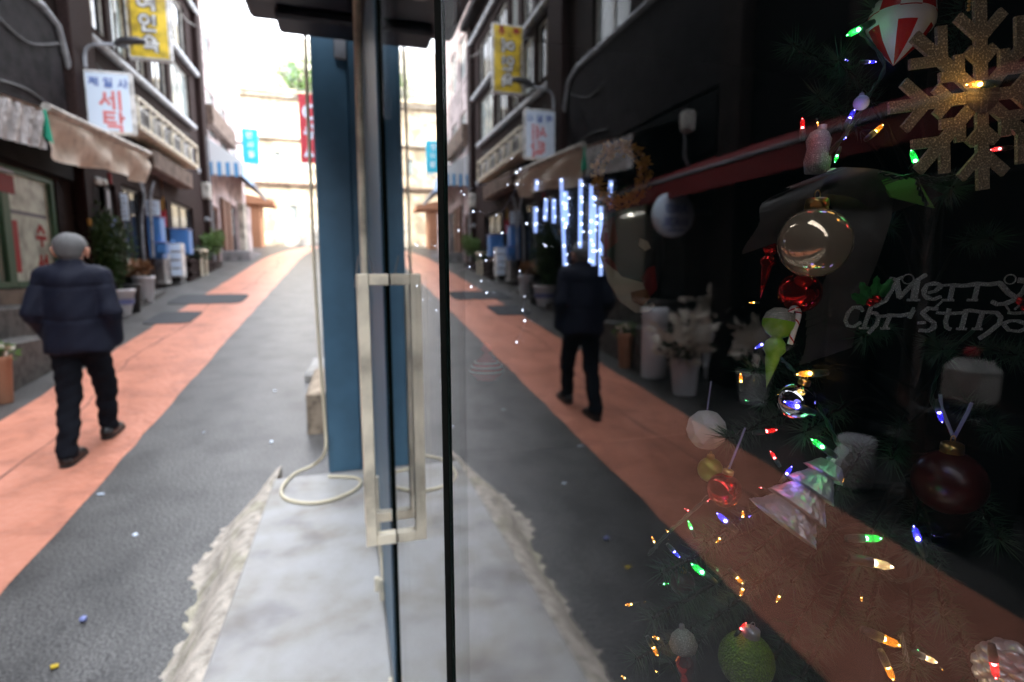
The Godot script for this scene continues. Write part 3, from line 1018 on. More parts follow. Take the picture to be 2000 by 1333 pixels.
func right_side() -> void:
	# our own shop: walls round the dark room behind the glass, and the floors above
	var t := thing("glass_shop_building", "dark navy shop building whose glass front mirrors the street", "building")
	var st := begin()
	slab(st, 0.0, 0.2, 2.27, 14.0, -16.0, 3.96)
	slab(st, 0.052, 0.2, -0.6, 2.27, 1.61, 3.96)
	slab(st, 0.0, 0.2, -3.0, 2.27, -16.0, -1.7)
	obj("front_wall", st, M.canopy_navy, t)
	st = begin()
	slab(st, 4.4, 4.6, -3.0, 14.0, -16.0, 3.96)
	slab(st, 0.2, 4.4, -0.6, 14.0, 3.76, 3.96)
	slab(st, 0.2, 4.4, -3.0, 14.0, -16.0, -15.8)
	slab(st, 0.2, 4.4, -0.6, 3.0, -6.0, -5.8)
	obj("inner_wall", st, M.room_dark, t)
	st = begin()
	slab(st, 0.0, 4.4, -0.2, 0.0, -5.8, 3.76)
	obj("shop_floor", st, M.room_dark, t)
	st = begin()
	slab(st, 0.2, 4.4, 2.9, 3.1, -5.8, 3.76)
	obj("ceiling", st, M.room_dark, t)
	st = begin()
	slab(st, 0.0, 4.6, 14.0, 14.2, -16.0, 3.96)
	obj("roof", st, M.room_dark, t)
	# houses where the alley bends away behind the camera
	t = thing("lower_end_house", "dark plastered house across the lower end of the alley", "building")
	st = begin()
	slab(st, -9.0, 3.0, -3.0, 6.6, -25.0, -17.0)
	obj("wall", st, M.brown_wall, t)
	# tall row of houses further up on the right; it keeps the sun off the alley
	t = thing("right_row_building", "tall plain building on the right side of the alley behind the blue column", "building")
	st = begin()
	slab(st, 0.6, 7.0, -1.0, 13.5, 5.3, 17.5)
	obj("wall", st, M.beige_wall, t)
	t = thing("right_low_house", "low house on the right side near the top of the alley", "building")
	st = begin()
	slab(st, 0.6, 7.0, -1.0, 5.6, 17.6, 28.0)
	obj("wall", st, M.white_plaster, t)
	# canopy
	t = thing("door_canopy", "dark navy canopy over the shop door with a stepped edge", "canopy")
	st = begin()
	slab(st, -0.555, -0.002, 2.69, 2.95, 0.3, 3.42, 0.02)
	obj("canopy_box", st, M.canopy_navy, t)
	st = begin()
	slab(st, -0.41, -0.003, 2.63, 2.688, 3.2, 3.42, 0.015)
	obj("drop_beam", st, M.canopy_navy, t)
	st = begin()
	slab(st, -0.5, -0.04, 2.67, 2.688, 0.4, 3.15, 0.01)
	obj("soffit_panel", st, M.dark_metal, t)
	st = begin()
	lathe(st, Transform3D(Basis.IDENTITY, Vector3(-0.268, 2.620, -2.754)), [Vector2(0, 0), Vector2(0.06, 0.0), Vector2(0.065, 0.02), Vector2(0.05, 0.045)], 20)
	obj("soffit_lamp", st, M.white_frame, t)
	# blue steel column at the end of the glass
	t = thing("blue_column", "blue painted square steel column standing at the end of the glass front", "column")
	st = begin()
	slab(st, -0.268, -0.05, 0.0, 3.5, 3.675, 3.93, 0.012)
	obj("shaft", st, M.navy_steel, t)
	st = begin()
	slab(st, -0.0495, -0.004, 0.0, 3.5, 3.6, 3.9)
	obj("jamb", st, M.navy_steel, t)
	st = begin()
	box(st, Vector3(-0.092, 2.700, -3.655), Vector3(0.075, 0.17, 0.03), Basis.IDENTITY, 0.006)
	obj("switch_box", st, M.gray_metal, t)
	t = thing("door_latch", "off-white latch plate high on the blue column beside the rod", "latch")
	st = begin()
	bar(st, Vector3(0.039, 2.602, -3.300), Vector3(0.038, 2.486, -3.300), 0.028, 0.02, 0.004)
	bar(st, Vector3(0.038, 2.480, -3.300), Vector3(0.026, 2.343, -3.300), 0.028, 0.02, 0.004)
	obj("plate", st, M.cream_paint, t)
	# cable hanging down the column and coiled on the slab
	st = begin()
	var pts := [Vector3(-0.289, 2.751, -3.660), Vector3(-0.294, 2.341, -3.660), Vector3(-0.295, 1.950, -3.660), Vector3(-0.298, 1.484, -3.660), Vector3(-0.294, 1.035, -3.660), Vector3(-0.285, 0.639, -3.655), Vector3(-0.277, 0.335, -3.650), Vector3(-0.282, 0.173, -3.620), Vector3(-0.369, 0.020, -3.830), Vector3(-0.487, 0.012, -3.696), Vector3(-0.534, 0.012, -3.467), Vector3(-0.496, 0.012, -3.295), Vector3(-0.365, 0.012, -3.190), Vector3(-0.226, 0.012, -3.202), Vector3(-0.105, 0.012, -3.317), Vector3(-0.069, 0.012, -3.436), Vector3(-0.109, 0.012, -3.529), Vector3(-0.268, 0.012, -3.594)]
	tube(st, spline(pts, 6), 0.0105, 8)
	tag(obj("cream_cable", st, M.cream_cord), "cream cable hanging down the blue column and looped on the slab", "cable")
	# block step
	t = thing("concrete_block", "tan concrete block step beside the foot of the blue column", "block")
	st = begin()
	slab(st, -0.49, 0.55, -0.3, 0.29, 4.93, 6.3, 0.02)
	obj("block", st, M.block_stone, t)
	st = begin()
	slab(st, -0.62, 0.5, -0.1, 0.22, 6.5, 7.6, 0.05)
	tag(obj("flat_stone", st, M.concrete), "pale flat stone lying behind the tan block", "stone")


func glass_front() -> void:
	# leaves and pane stand in the plane x = 0
	for q in [["glass_door", "near leaf of the frameless glass door with a cream pull handle", 0.574, 1.444], ["glass_door", "narrow far leaf of the glass door with the farther cream pull handle", 1.457, 1.596]]:
		var t := thing(q[0], q[1], "door")
		var st := begin()
		slab(st, 0.0, 0.008, 0.012, 2.25, q[2], q[3])
		obj("pane", st, M.glass, t)
		st = begin()
		slab(st, -0.0012, 0.012, 0.012, 2.25, q[2] - 0.005, q[2] - 0.0005)
		slab(st, -0.0012, 0.011, 0.012, 2.25, q[3] + 0.0005, q[3] + 0.0055)
		obj("edge", st, M.glass_edge, t)
		st = begin()
		if q[2] < 1.0:
			slab(st, -0.0022, -0.0014, 0.012, 2.25, 0.553, 0.59)
		else:
			slab(st, -0.006, -0.0014, 0.012, 2.25, 1.447, 1.455)
		obj("rubber_seal", st, M.glass_edge, t)
		st = begin()
		slab(st, -0.0015, 0.0095, 0.004, 0.0115, q[2], q[3])
		obj("bottom_rail", st, M.glass_edge_green, t)
		# square-section pull handle
		var hf: float = 1.385 if q[2] < 1.0 else 1.52
		st = begin()
		slab(st, -0.077, -0.049, 0.615, 1.312, hf - 0.014, hf + 0.014, 0.0025)
		obj("handle", st, M.cream_paint, t)
		var hd: Node = t.get_child(t.get_child_count() - 1)
		for y in [0.615, 1.284]:
			st = begin()
			slab(st, -0.0488, -0.0015, y, y + 0.028, hf - 0.0138, hf + 0.0138, 0.002)
			obj("standoff", st, M.cream_paint, hd)
	var tf := thing("door_frame", "navy steel door frame panel between the glass leaves and the blue column", "door frame")
	var sf := begin()
	slab(sf, -0.003, 0.006, 0.0, 2.268, 1.602, 3.595, 0.001)
	obj("panel", sf, M.navy_steel, tf)
	var t2 := thing("shop_window", "large dark fixed window pane with the Christmas display behind it", "window")
	var st2 := begin()
	slab(st2, 0.0, 0.008, 0.012, 2.25, -1.69, 0.561)
	obj("pane", st2, M.glass, t2)
	st2 = begin()
	slab(st2, -0.0012, 0.012, 0.012, 2.25, 0.5615, 0.5655)
	obj("edge", st2, M.glass_edge_green, t2)
	st2 = begin()
	slab(st2, -0.004, 0.014, 0.0, 0.0118, -1.69, 0.561)
	slab(st2, -0.004, 0.014, 2.2505, 2.268, -1.69, 1.6)
	obj("rail", st2, M.glass_edge, t2)
	# long floor bolt leaning by the far leaf
	var t3 := thing("floor_bolt", "short cream floor bolt standing on the slab against the glass below the handles", "bolt")
	var st3 := begin()
	tube(st3, [Vector3(-0.022, 0.531, -2.100), Vector3(-0.019, 0.290, -2.100), Vector3(-0.013, 0.203, -2.100)], [0.009, 0.009, 0.008], 12)
	obj("rod", st3, M.cream_paint, t3)
	st3 = begin()
	bar(st3, Vector3(-0.013, 0.210, -2.100), Vector3(-0.012, 0.095, -2.100), 0.012, 0.012, 0.002)
	bar(st3, Vector3(-0.017, 0.111, -2.100), Vector3(-0.014, 0.015, -2.100), 0.022, 0.02, 0.004)
	box(st3, Vector3(-0.032, 0.088, -2.100), Vector3(0.022, 0.06, 0.02), Basis.IDENTITY, 0.004)
	obj("keeper", st3, M.cream_paint, t3)
	st3 = begin()
	tube(st3, [Vector3(-0.021, 2.500, -2.460), Vector3(-0.026, 1.877, -2.460), Vector3(-0.028, 1.299, -2.460), Vector3(-0.034, 0.412, -2.460), Vector3(-0.035, 0.003, -2.618)], 0.0165, 14)
	tag(obj("cream_pipe", st3, M.cream_paint), "long vertical cream pipe running from the canopy down behind the door handles", "pipe")
	st3 = begin()
	box(st3, Vector3(-0.014, 0.012, -1.64), Vector3(0.014, 0.024, 0.03), Basis.IDENTITY, 0.003)
	tag(obj("door_stop", st3, M.cream_paint), "small cream door stop on the slab under the glass", "door stop")
	# thin hook resting beside the far handle
	st3 = begin()
	tube(st3, [Vector3(-0.080, 1.275, -1.560), Vector3(-0.068, 1.359, -1.560), Vector3(-0.063, 1.364, -1.560)], 0.003, 6)
	tube(st3, [Vector3(-0.028, 1.303, -1.560), Vector3(-0.034, 1.338, -1.560), Vector3(-0.040, 1.362, -1.560)], 0.003, 6)
	tag(obj("lock_wire", st3, M.gray_metal), "thin grey lock wire bent over the far door handle", "wire")


# ---------- things along the street ----------
func awnings() -> void:
	# beige canvas awning with a green end
	var t := thing("canvas_awning", "sagging beige canvas awning with a green end flap under the white sign", "awning")
	var a: Vector3 = Vector3(-3.350, 3.202, -7.782)
	var b: Vector3 = Vector3(-3.350, 3.386, -11.230)
	var st := begin()
	smooth(st)
	var g := []
	for i in 41:
		var u := i / 40.0
		var p := a.lerp(b, u)
		var drop := lerpf(0.52, 0.46, u) + 0.03 * sin(u * 9.0) - (0.12 * smoothstep(0.95, 1.0, u))
		var row := [Vector3(-4.28, p.y + 0.22, p.z), Vector3(-3.8, p.y + 0.15, p.z), p + Vector3(-0.06, 0.03, 0), p]
		for k in 6:
			var v := (k + 1) / 6.0
			row.append(p + Vector3(0.05 * sin(u * 26.0 + v * 2.5) * v + 0.035 * sin(u * 11.0 - v * 5.0) - 0.06 * v, -drop * v, 0))
		g.append(row)
	for i in 40:
		for k in 9:
			quad(st, g[i][k], g[i + 1][k], g[i + 1][k + 1], g[i][k + 1], Vector3(1, 0.3, 0))
	obj("canvas", st, M.canvas_beige, t)
	st = begin()
	tube(st, [a + Vector3(0.0, 0.03, 0), b + Vector3(0.0, 0.03, 0)], 0.05, 8)
	obj("roller", st, M.canvas_top, t)
	st = begin()
	flat(st)
	var gp := [Vector3(-3.323, 3.193, -7.720), Vector3(-3.282, 2.808, -7.720), Vector3(-3.392, 2.896, -7.720), Vector3(-3.374, 3.166, -7.720)]
	quad(st, gp[0], gp[1], gp[2], gp[3], Vector3.BACK)
	obj("end_flap", st, M.green_cloth, t)
	# foil-like valance to its left
	t = thing("foil_valance", "shiny silver sheet valance hanging left of the green flap", "awning")
	var l: Vector3 = Vector3(-3.350, 3.040, -6.288)
	var r: Vector3 = Vector3(-3.350, 3.159, -7.686)
	st = begin()
	smooth(st)
	g = []
	for i in 31:
		var p := l.lerp(r, i / 30.0)
		var row := []
		for k in 7:
			row.append(p + Vector3(0.02 * sin(i * 1.3 + k) + 0.012 * sin(i * 3.1 - k * 2.0), -0.42 * k / 6.0, 0))
		g.append(row)
	for i in 30:
		for k in 6:
			quad(st, g[i][k], g[i + 1][k], g[i + 1][k + 1], g[i][k + 1], Vector3.RIGHT)
	obj("sheet", st, M.foil, t)
	st = begin()
	flat(st)
	quad(st, l + Vector3(-0.95, 0.3, 0), r + Vector3(-0.95, 0.3, 0), r + Vector3(0, 0.005, 0), l + Vector3(0, 0.005, 0), Vector3.UP)
	obj("cover", st, M.dark_metal, t)
	# red awning of the nearest shop
	t = thing("red_awning", "long dark red awning with a white edge stripe, seen in the glass", "awning")
	l = Vector3(-3.600, 2.439, -2.182)
	r = Vector3(-3.600, 2.486, -7.469)
	st = begin()
	slab(st, -3.6, -3.585, l.y - 0.24, l.y - 0.045, -l.z, -r.z)
	obj("valance", st, M.awning_red, t)
	st = begin()
	slab(st, -3.605, -3.578, l.y - 0.025, l.y + 0.01, -l.z, -r.z, 0.005)
	obj("edge_stripe", st, M.stripe_white, t)
	st = begin()
	prism(st, PackedVector2Array([Vector2(-4.29, l.y + 0.3), Vector2(-3.61, l.y + 0.02), Vector2(-3.61, l.y - 0.01), Vector2(-4.29, l.y + 0.26)]), r.z, l.z, Transform3D.IDENTITY)
	obj("cover", st, M.awning_red, t)


func sign_box(called: String, label: String, x0: float, x1: float, y0: float, y1: float, f: float, th: float, face: Material, rim: Material) -> Node3D:
	var t := thing(called, label, "sign")
	var st := begin()
	slab(st, x0, x1, y0, y1, f, f + th, 0.02)
	obj("case", st, rim, t)
	for s in [0, 1]:
		st = begin()
		slab(st, x0 + 0.045, x1 - 0.045, y0 + 0.045, y1 - 0.045, f - 0.004 if s == 0 else f + th, f if s == 0 else f + th + 0.004)
		obj("face", st, face, t)
	return t


func letters(parent: Node, called: String, text: String, x: float, y: float, f: float, size: Vector2, step: Vector2, w: float, m: Material) -> void:
	for i in text.length():
		var st := begin()
		write_glyph(st, text[i], Transform3D(Basis.IDENTITY, Vector3(x + step.x * i, y + step.y * i, -f)), size, w)
		obj(called, st, m, parent)


func signs() -> void:
	var t := sign_box("laundry_sign", "white box sign with pink Korean letters under a curved lamp arm", -4.15, -3.447, 3.665, 4.665, 10.98, 0.11, M.sign_white, M.white_paint)
	letters(t, "blue_letter", "제일사", -4.07, 4.4, 10.975, Vector2(0.15, 0.15), Vector2(0.21, 0), 0.024, M.ink_blue)
	letters(t, "pink_letter", "세탁", -3.94, 4.03, 10.975, Vector2(0.34, 0.33), Vector2(0.02, -0.34), 0.045, M.ink_red)
	t = sign_box("inn_sign", "tall yellow box sign with white outlined Korean letters", -4.1, -3.33, 5.575, 7.14, 13.04, 0.13, M.sign_yellow, M.white_paint)
	for k in 2:
		letters(t, "inn_letter_outline" if k == 0 else "inn_letter", "여인숙", -3.88, 6.49, 13.035 - k * 0.006, Vector2(0.36, 0.33), Vector2(0.0, -0.39), 0.1 if k == 0 else 0.058, M.ink_black if k == 0 else M.white_paint)
	letters(t, "red_letter", "부흥", -4.02, 6.9, 13.034, Vector2(0.2, 0.18), Vector2(0.36, 0), 0.034, M.ink_dark_red)
	var st := begin()
	slab(st, -4.04, -4.0, 5.75, 6.7, 13.03, 13.035)
	obj("side_lettering", st, M.tan_fascia, t)
	st = begin()
	bar(st, Vector3(-4.28, 6.9, -13.1), Vector3(-4.1, 6.9, -13.1), 0.05, 0.05)
	bar(st, Vector3(-4.28, 5.8, -13.1), Vector3(-4.1, 5.8, -13.1), 0.05, 0.05)
	obj("bracket", st, M.gray_metal, t)
	# lamp over the laundry sign
	t = thing("sign_lamp", "black lamp head on a curved grey arm above the white sign", "lamp")
	st = begin()
	tube(st, spline([Vector3(-4.101, 4.712, -11.030), Vector3(-4.092, 4.920, -11.030), Vector3(-4.033, 5.030, -11.030), Vector3(-3.894, 5.078, -11.030), Vector3(-3.653, 5.106, -11.030)], 6), 0.028, 8)
	obj("arm", st, M.ledge_metal, t)
	st = begin()
	tube(st, [Vector3(-3.667, 5.112, -11.030), Vector3(-3.560, 5.173, -11.030), Vector3(-3.337, 5.207, -11.030), Vector3(-3.203, 5.207, -11.030)], [0.03, 0.06, 0.065, 0.03], 10)
	obj("head", st, M.dark_metal, t)
	# cyan banner sign
	t = sign_box("cyan_sign", "small cyan sign with three faint white letters on the pink building", -3.86, -3.27, 5.64, 6.965, 24.0, 0.06, M.sign_cyan, M.sign_cyan)
	letters(t, "letter", "반사일", -3.7, 6.6, 23.993, Vector2(0.24, 0.24), Vector2(0.02, -0.36), 0.035, M.awning_pale)
	st = begin()
	bar(st, Vector3(-4.29, 6.4, -24.03), Vector3(-3.86, 6.4, -24.03), 0.16, 0.06)
	obj("bracket", st, M.dark_metal, t)
	# red banner
	t = thing("red_banner", "red hanging banner with white letters beside the blue column", "banner")
	st = begin()
	slab(st, -0.915, -0.45, 3.54, 4.88, 12.0, 12.015)
	obj("cloth", st, M.sign_red, t)
	letters(t, "letter", "O수사", -0.85, 4.38, 11.995, Vector2(0.3, 0.3), Vector2(0.0, -0.38), 0.06, M.sign_white)
	st = begin()
	tube(st, [Vector3(-0.95, 4.92, -12.0), Vector3(0.6, 4.92, -12.0)], 0.02, 8)
	obj("pole", st, M.gray_metal, t)
	# round hair salon sign seen in the glass
	var c: Vector3 = Vector3(-3.700, 2.024, -5.896)
	t = thing("round_sign", "round white shop sign reading AND HAIR, reflected in the glass", "sign", c)
	st = begin()
	lathe(st, Transform3D(Basis(Vector3.RIGHT, Vector3.BACK, Vector3.DOWN), Vector3.ZERO), [Vector2(0, -0.06), Vector2(0.25, -0.06), Vector2(0.27, -0.04), Vector2(0.27, 0.04), Vector2(0.25, 0.06), Vector2(0, 0.06)], 36)
	obj("disc", st, M.sign_white, t)
	for q in [["AND", 0.06, 150], ["HAIR", -0.1, 150]]:
		var tm := TextMesh.new()
		var f := SystemFont.new()
		f.font_names = PackedStringArray(["Droid Sans"])
		f.font_weight = 700
		tm.font = f
		tm.text = q[0]
		tm.font_size = 16
		tm.pixel_size = 0.009
		tm.depth = 0.004
		var mi := obj_mesh("lettering", tm, M.ink_blue, t)
		mi.position = Vector3(0, q[1], 0.064)
	st = begin()
	slab(st, -0.13, 0.1, -0.2, -0.18, -0.066, -0.061)
	obj("small_line", st, M.ink_blue, t)
	st = begin()
	bar(st, Vector3(-0.58, 0.05, 0), Vector3(-0.26, 0.05, 0), 0.05, 0.05)
	obj("bracket", st, M.dark_metal, t)


func pot(called: String, label: String, pos: Vector3, rt: float, rb: float, h: float, m: Material, group := "") -> Node3D:
	var t := thing(called, label, "pot", pos, 0.0, group)
	var st := begin()
	lathe(st, Transform3D.IDENTITY, [Vector2(0, 0), Vector2(rb, 0), Vector2(rb * 1.02, 0.01), Vector2(rt * 0.95, h * 0.86), Vector2(rt, h * 0.88), Vector2(rt * 1.03, h * 0.98), Vector2(rt, h), Vector2(rt * 0.9, h), Vector2(rt * 0.86, h * 0.88)], 24)
	obj("shell", st, m, t)
	st = begin()
	lathe(st, Transform3D(Basis.IDENTITY, Vector3(0, h * 0.86, 0)), [Vector2(rt * 0.88, 0), Vector2(0, 0.012)], 18)
	obj("soil", st, M.soil, t)
	return t


func leaf_mesh(l: float, w: float) -> ArrayMesh:
	var st := begin()
	flat(st)
	var a := Vector3.ZERO
	var m1 := Vector3(w, l * 0.12, l * 0.5)
	var m2 := Vector3(-w, l * 0.12, l * 0.5)
	var mc := Vector3(0, 0, l * 0.5)
	var e := Vector3(0, -l * 0.06, l)
	tri(st, a, m1, mc, Vector3.UP)
	tri(st, m1, e, mc, Vector3.UP)
	tri(st, a, mc, m2, Vector3.UP)
	tri(st, m2, mc, e, Vector3.UP)
	st.generate_normals()
	return st.commit()


func leaves(called: String, parent: Node, mesh: Mesh, m: Material, places: Array, sc := Vector2(0.7, 1.3)) -> void:
	var mm := MultiMesh.new()
	mm.transform_format = MultiMesh.TRANSFORM_3D
	mm.mesh = mesh
	mm.instance_count = places.size()
	for i in places.size():
		var d := Vector3(rng.randfn(), rng.randfn() * 0.7 + 0.35, rng.randfn()).normalized()
		if places[i][1] != Vector3.ZERO:
			d = (d * 0.7 + places[i][1]).normalized()
		var b := frame_of(d)
		b = Basis(b.x, b.z, b.y) * Basis(Vector3.BACK, rng.randf() * TAU)
		mm.set_instance_transform(i, Transform3D(b.scaled(Vector3.ONE * rng.randf_range(sc.x, sc.y)), places[i][0]))
	var mi := MultiMeshInstance3D.new()
	mi.name = called
	mi.multimesh = mm
	mi.material_override = m
	mi.set_meta("kind", "stuff")
	parent.add_child(mi, true)


func crown(n: int, c: Vector3, r: Vector3, lumps: int) -> Array:
	var out := []
	var cs := []
	for i in lumps:
		var d := Vector3(rng.randfn(), rng.randfn(), rng.randfn()).normalized()
		cs.append([c + d * r * rng.randf_range(0.35, 0.75), rng.randf_range(0.3, 0.55)])
	for i in n:
		var q: Array = cs[rng.randi() % lumps]
		var d := Vector3(rng.randfn(), rng.randfn(), rng.randfn()).normalized()
		out.append([q[0] + d * r * q[1] * pow(rng.randf(), 0.4), d])
	return out


func street_things() -> void:
	awnings()
	signs()
	var st: SurfaceTool
	var t: Node3D
	# air conditioners in a cream rack on the brick wall
	t = thing("wall_rack", "cream metal cage on the brick wall holding air conditioners", "rack")
	st = begin()
	var r0: Vector3 = Vector3(-3.850, 3.983, -12.533)
	var r1: Vector3 = Vector3(-3.850, 4.340, -16.861)
	var rl: float = (-r1.z + r0.z)
	var yb: float = (r0.y + r1.y) / 2 + 0.03
	for y in [yb, yb + 0.52]:
		for x in [-4.26, -3.85]:
			bar(st, Vector3(x, y, r0.z), Vector3(x, y, r1.z), 0.04, 0.04)
	for i in 7:
		var f := lerpf(-r0.z, -r1.z, i / 6.0)
		bar(st, Vector3(-3.85, yb, -f), Vector3(-3.85, yb + 0.52, -f), 0.035, 0.035)
		bar(st, Vector3(-4.28, yb, -f), Vector3(-3.85, yb, -f), 0.035, 0.035)
		bar(st, Vector3(-4.28, yb + 0.52, -f), Vector3(-3.85, yb + 0.52, -f), 0.035, 0.035)
	slab(st, -4.28, -3.85, yb - 0.06, yb - 0.02, -r0.z, -r1.z)
	obj("cage", st, M.cream_paint, t)
	var labels := ["white air conditioner unit in the near end of the wall rack", "white air conditioner unit second from the near end of the wall rack", "white air conditioner unit third along in the wall rack", "white air conditioner unit in the far end of the wall rack"]
	for i in 4:
		var u := ac_unit(labels[i], Vector3(-4.06, yb - 0.015, lerpf(r0.z, r1.z, (i + 0.5) / 4.0)), 0.8, 0.46, 0.3)
		u.set_meta("group", "air conditioners on the brick wall")
	# utility pole
	t = thing("utility_pole", "dark grey utility pole at the corner of the brick building", "pole")
	st = begin()
	var base: Vector3 = Vector3(-4.304, 2.216, -19.500)
	var top: Vector3 = Vector3(-4.249, 5.592, -19.500)
	tube(st, [base - Vector3(0, 0.6, 0), base, top], [0.2, 0.19, 0.15], 14)
	obj("shaft", st, M.pole_gray, t)
	st = begin()
	box(st, Vector3(-4.223, 3.890, -19.250), Vector3(0.28, 0.5, 0.2), Basis.IDENTITY, 0.03)
	obj("meter_box", st, M.white_frame, t)
	st = begin()
	ball(st, Vector3(-4.236, 3.023, -19.270), 0.1, 8)
	obj("insulator", st, M.ledge_metal, t)
	st = begin()
	tube(st, [Vector3(-4.435, 4.149, -19.200), Vector3(-4.527, 3.100, -19.200), Vector3(-4.626, 2.164, -19.200)], 0.045, 8)
	obj("conduit", st, M.ledge_metal, t)
	t = thing("pole_lamp", "pale blue-grey street lamp head sticking out near the utility pole", "lamp")
	st = begin()
	tube(st, [Vector3(-4.677, 4.624, -18.900), Vector3(-4.535, 4.514, -18.900), Vector3(-4.282, 4.379, -18.900)], [0.09, 0.12, 0.11], 10)
	obj("head", st, M.ledge_metal, t)
	# overhead wires
	var ws := [[Vector3(-3.151, 6.715, -13.000), Vector3(-4.181, 8.890, -20.000), Vector3(-2.662, 11.354, -30.000)], [Vector3(-4.188, 8.257, -19.800), Vector3(-3.869, 7.760, -24.000), Vector3(-0.862, 4.827, -12.000)], [Vector3(-4.223, 8.689, -19.700), Vector3(-4.495, 11.161, -30.000), Vector3(-1.842, 11.289, -31.000)], [Vector3(-4.233, 5.395, -19.500), Vector3(-3.693, 6.367, -26.000), Vector3(-1.757, 8.478, -31.000)]]
	for i in 4:
		st = begin()
		tube(st, spline(ws[i], 8), 0.012, 5)
		tag(obj("overhead_wire", st, M.dark_metal), ["thin black wire crossing above the yellow sign toward the far house", "thin black wire sagging past the cyan sign toward the blue column", "highest thin black wire running over the end of the alley", "lowest thin wire from the utility pole across the cream house"][i], "wire", "overhead wires")
	# cables sagging along the near walls
	var cb := [["black cable sagging below the parapet of the window shop", Vector3(-4.200, 3.749, -8.705), Vector3(-4.200, 3.834, -9.414), Vector3(-4.200, 3.737, -10.395)], ["pale cable looping across the dark parapet panel", Vector3(-4.200, 4.545, -8.852), Vector3(-4.200, 4.507, -9.542), Vector3(-4.200, 4.831, -10.420)], ["black cable running down beside the yellow sign", Vector3(-4.200, 6.326, -12.861), Vector3(-4.200, 5.659, -12.818), Vector3(-4.200, 5.178, -13.070)], ["thin cable strung under the lower ledge of the brick building", Vector3(-4.200, 4.998, -11.737), Vector3(-4.200, 4.863, -13.664), Vector3(-4.200, 5.173, -17.701)]]
	for q in cb:
		st = begin()
		tube(st, spline([q[1], q[2], q[3]], 8), 0.014, 5)
		tag(obj("wall_cable", st, M.dark_metal if q[0].begins_with("b") else M.pole_gray), q[0], "cable", "cables on the near walls")
	# covers in the lane
	for q in [["long dark patch set across the coral path, the farther of two", Vector3(-3.551, 0.767, -12.299), Vector3(-2.181, 0.771, -12.334), 0.62], ["shorter dark patch at the edge of the coral path, the nearer of two", Vector3(-3.347, 0.534, -10.262), Vector3(-2.649, 0.551, -10.407), 0.55]]:
		var a: Vector3 = q[1]
		var b: Vector3 = q[2]
		st = begin()
		var poly := PackedVector2Array()
		var w: float = a.distance_to(b)
		for k in 24:
			var an := TAU * k / 24
			poly.append(Vector2(w / 2 * signf(cos(an)) * pow(absf(cos(an)), 0.3), q[3] * signf(sin(an)) * pow(absf(sin(an)), 0.35)))
		prism(st, poly, 0.004, 0.014, Transform3D(Basis(Vector3.RIGHT, atan(0.1144)) * Basis(Vector3.RIGHT, -PI / 2), (a + b) / 2 + Vector3(0, q[3] * 0.55 * 0.1144, -q[3] * 0.55)))
		tag(obj("road_patch", st, M.asphalt_patch), q[0], "road patch", "dark patches in the lane")
	# steps of the window shop
	t = thing("shop_steps", "two worn concrete steps below the lit shop window", "steps")
	var s1: Vector3 = Vector3(-3.700, 0.952, -8.147)
	st = begin()
	slab(st, -4.3, -3.75, -0.4, s1.y, 6.2, -s1.z + 0.2, 0.02)
	obj("step", st, M.step_stone, t)
	var s2: Vector3 = Vector3(-3.450, 0.622, -7.559)
	st = begin()
	slab(st, -3.745, -3.42, -0.4, s2.y, 6.0, -s2.z, 0.02)
	obj("step", st, M.step_stone, t)
	# shrub and pots before the beige awning
	t = pot("shrub_pot", "white glazed pot with blue pattern holding the big green shrub", Vector3(-3.896, 0.613, -10.954), 0.24, 0.15, 0.46, M.ceramic_white)
	st = begin()
	lathe(st, Transform3D.IDENTITY, [Vector2(0.207, 0.2), Vector2(0.225, 0.29)], 24)
	obj("glaze_band", st, M.ceramic_blue, t)
	t = thing("green_shrub", "big round dark green shrub beside the walking man", "shrub", Vector3(-3.896, 1.033, -10.954))
	st = begin()
	tube(st, [Vector3(0, -0.03, 0), Vector3(-0.08, 0.4, 0), Vector3(-0.2, 0.9, 0)], [0.03, 0.025, 0.012], 7)
	obj("stem", st, M.bark, t)
	leaves("crown", t, leaf_mesh(0.075, 0.02), M.leaf_shrub, crown(3600, Vector3(-0.2, 0.62, 0), Vector3(0.44, 0.78, 0.44), 40))
	t = pot("tall_white_pot", "tall white pot with dry brown plants, kerbside past the shrub", Vector3(-3.930, 0.770, -12.325), 0.19, 0.13, 0.52, M.ceramic_white)
	leaves("dry_plant", t, leaf_mesh(0.09, 0.022), M.dry_leaf, crown(320, Vector3(-0.1, 0.66, 0), Vector3(0.28, 0.14, 0.22), 14))
	t = pot("black_pot", "black plastic pot between the shrub and the tall white pot", Vector3(-3.837, 0.652, -11.298), 0.17, 0.13, 0.5, M.black_plastic)
	t = thing("white_basin", "shallow white basin on the rim behind the black pot", "basin", Vector3(-4.270, 1.298, -12.600))
	st = begin()
	lathe(st, Transform3D.IDENTITY, [Vector2(0, 0), Vector2(0.09, 0), Vector2(0.15, 0.08), Vector2(0.14, 0.08), Vector2(0.08, 0.012), Vector2(0, 0.012)], 18)
	obj("bowl", st, M.ceramic_white, t)
	st = begin()
	bar(st, Vector3(0, -0.02, 0), Vector3(0, -0.72, 0), 0.2, 0.2, 0.02)
	obj("stand", st, M.black_plastic, t)
	# air conditioner on the ground, drawers, table
	ac_unit("white air conditioner unit standing on the ground by the drawers", Vector3(-4.329, 1.096, -14.742), 0.44, 0.72, 0.34)
	t = thing("drawer_cabinet", "white four-drawer plastic cabinet standing outside the shop", "drawers", Vector3(-4.140, 1.100, -15.207))
	st = begin()
	slab(st, -0.2, 0.2, 0.16, 0.98, -0.16, 0.16, 0.015)
	obj("carcass", st, M.white_paint, t)
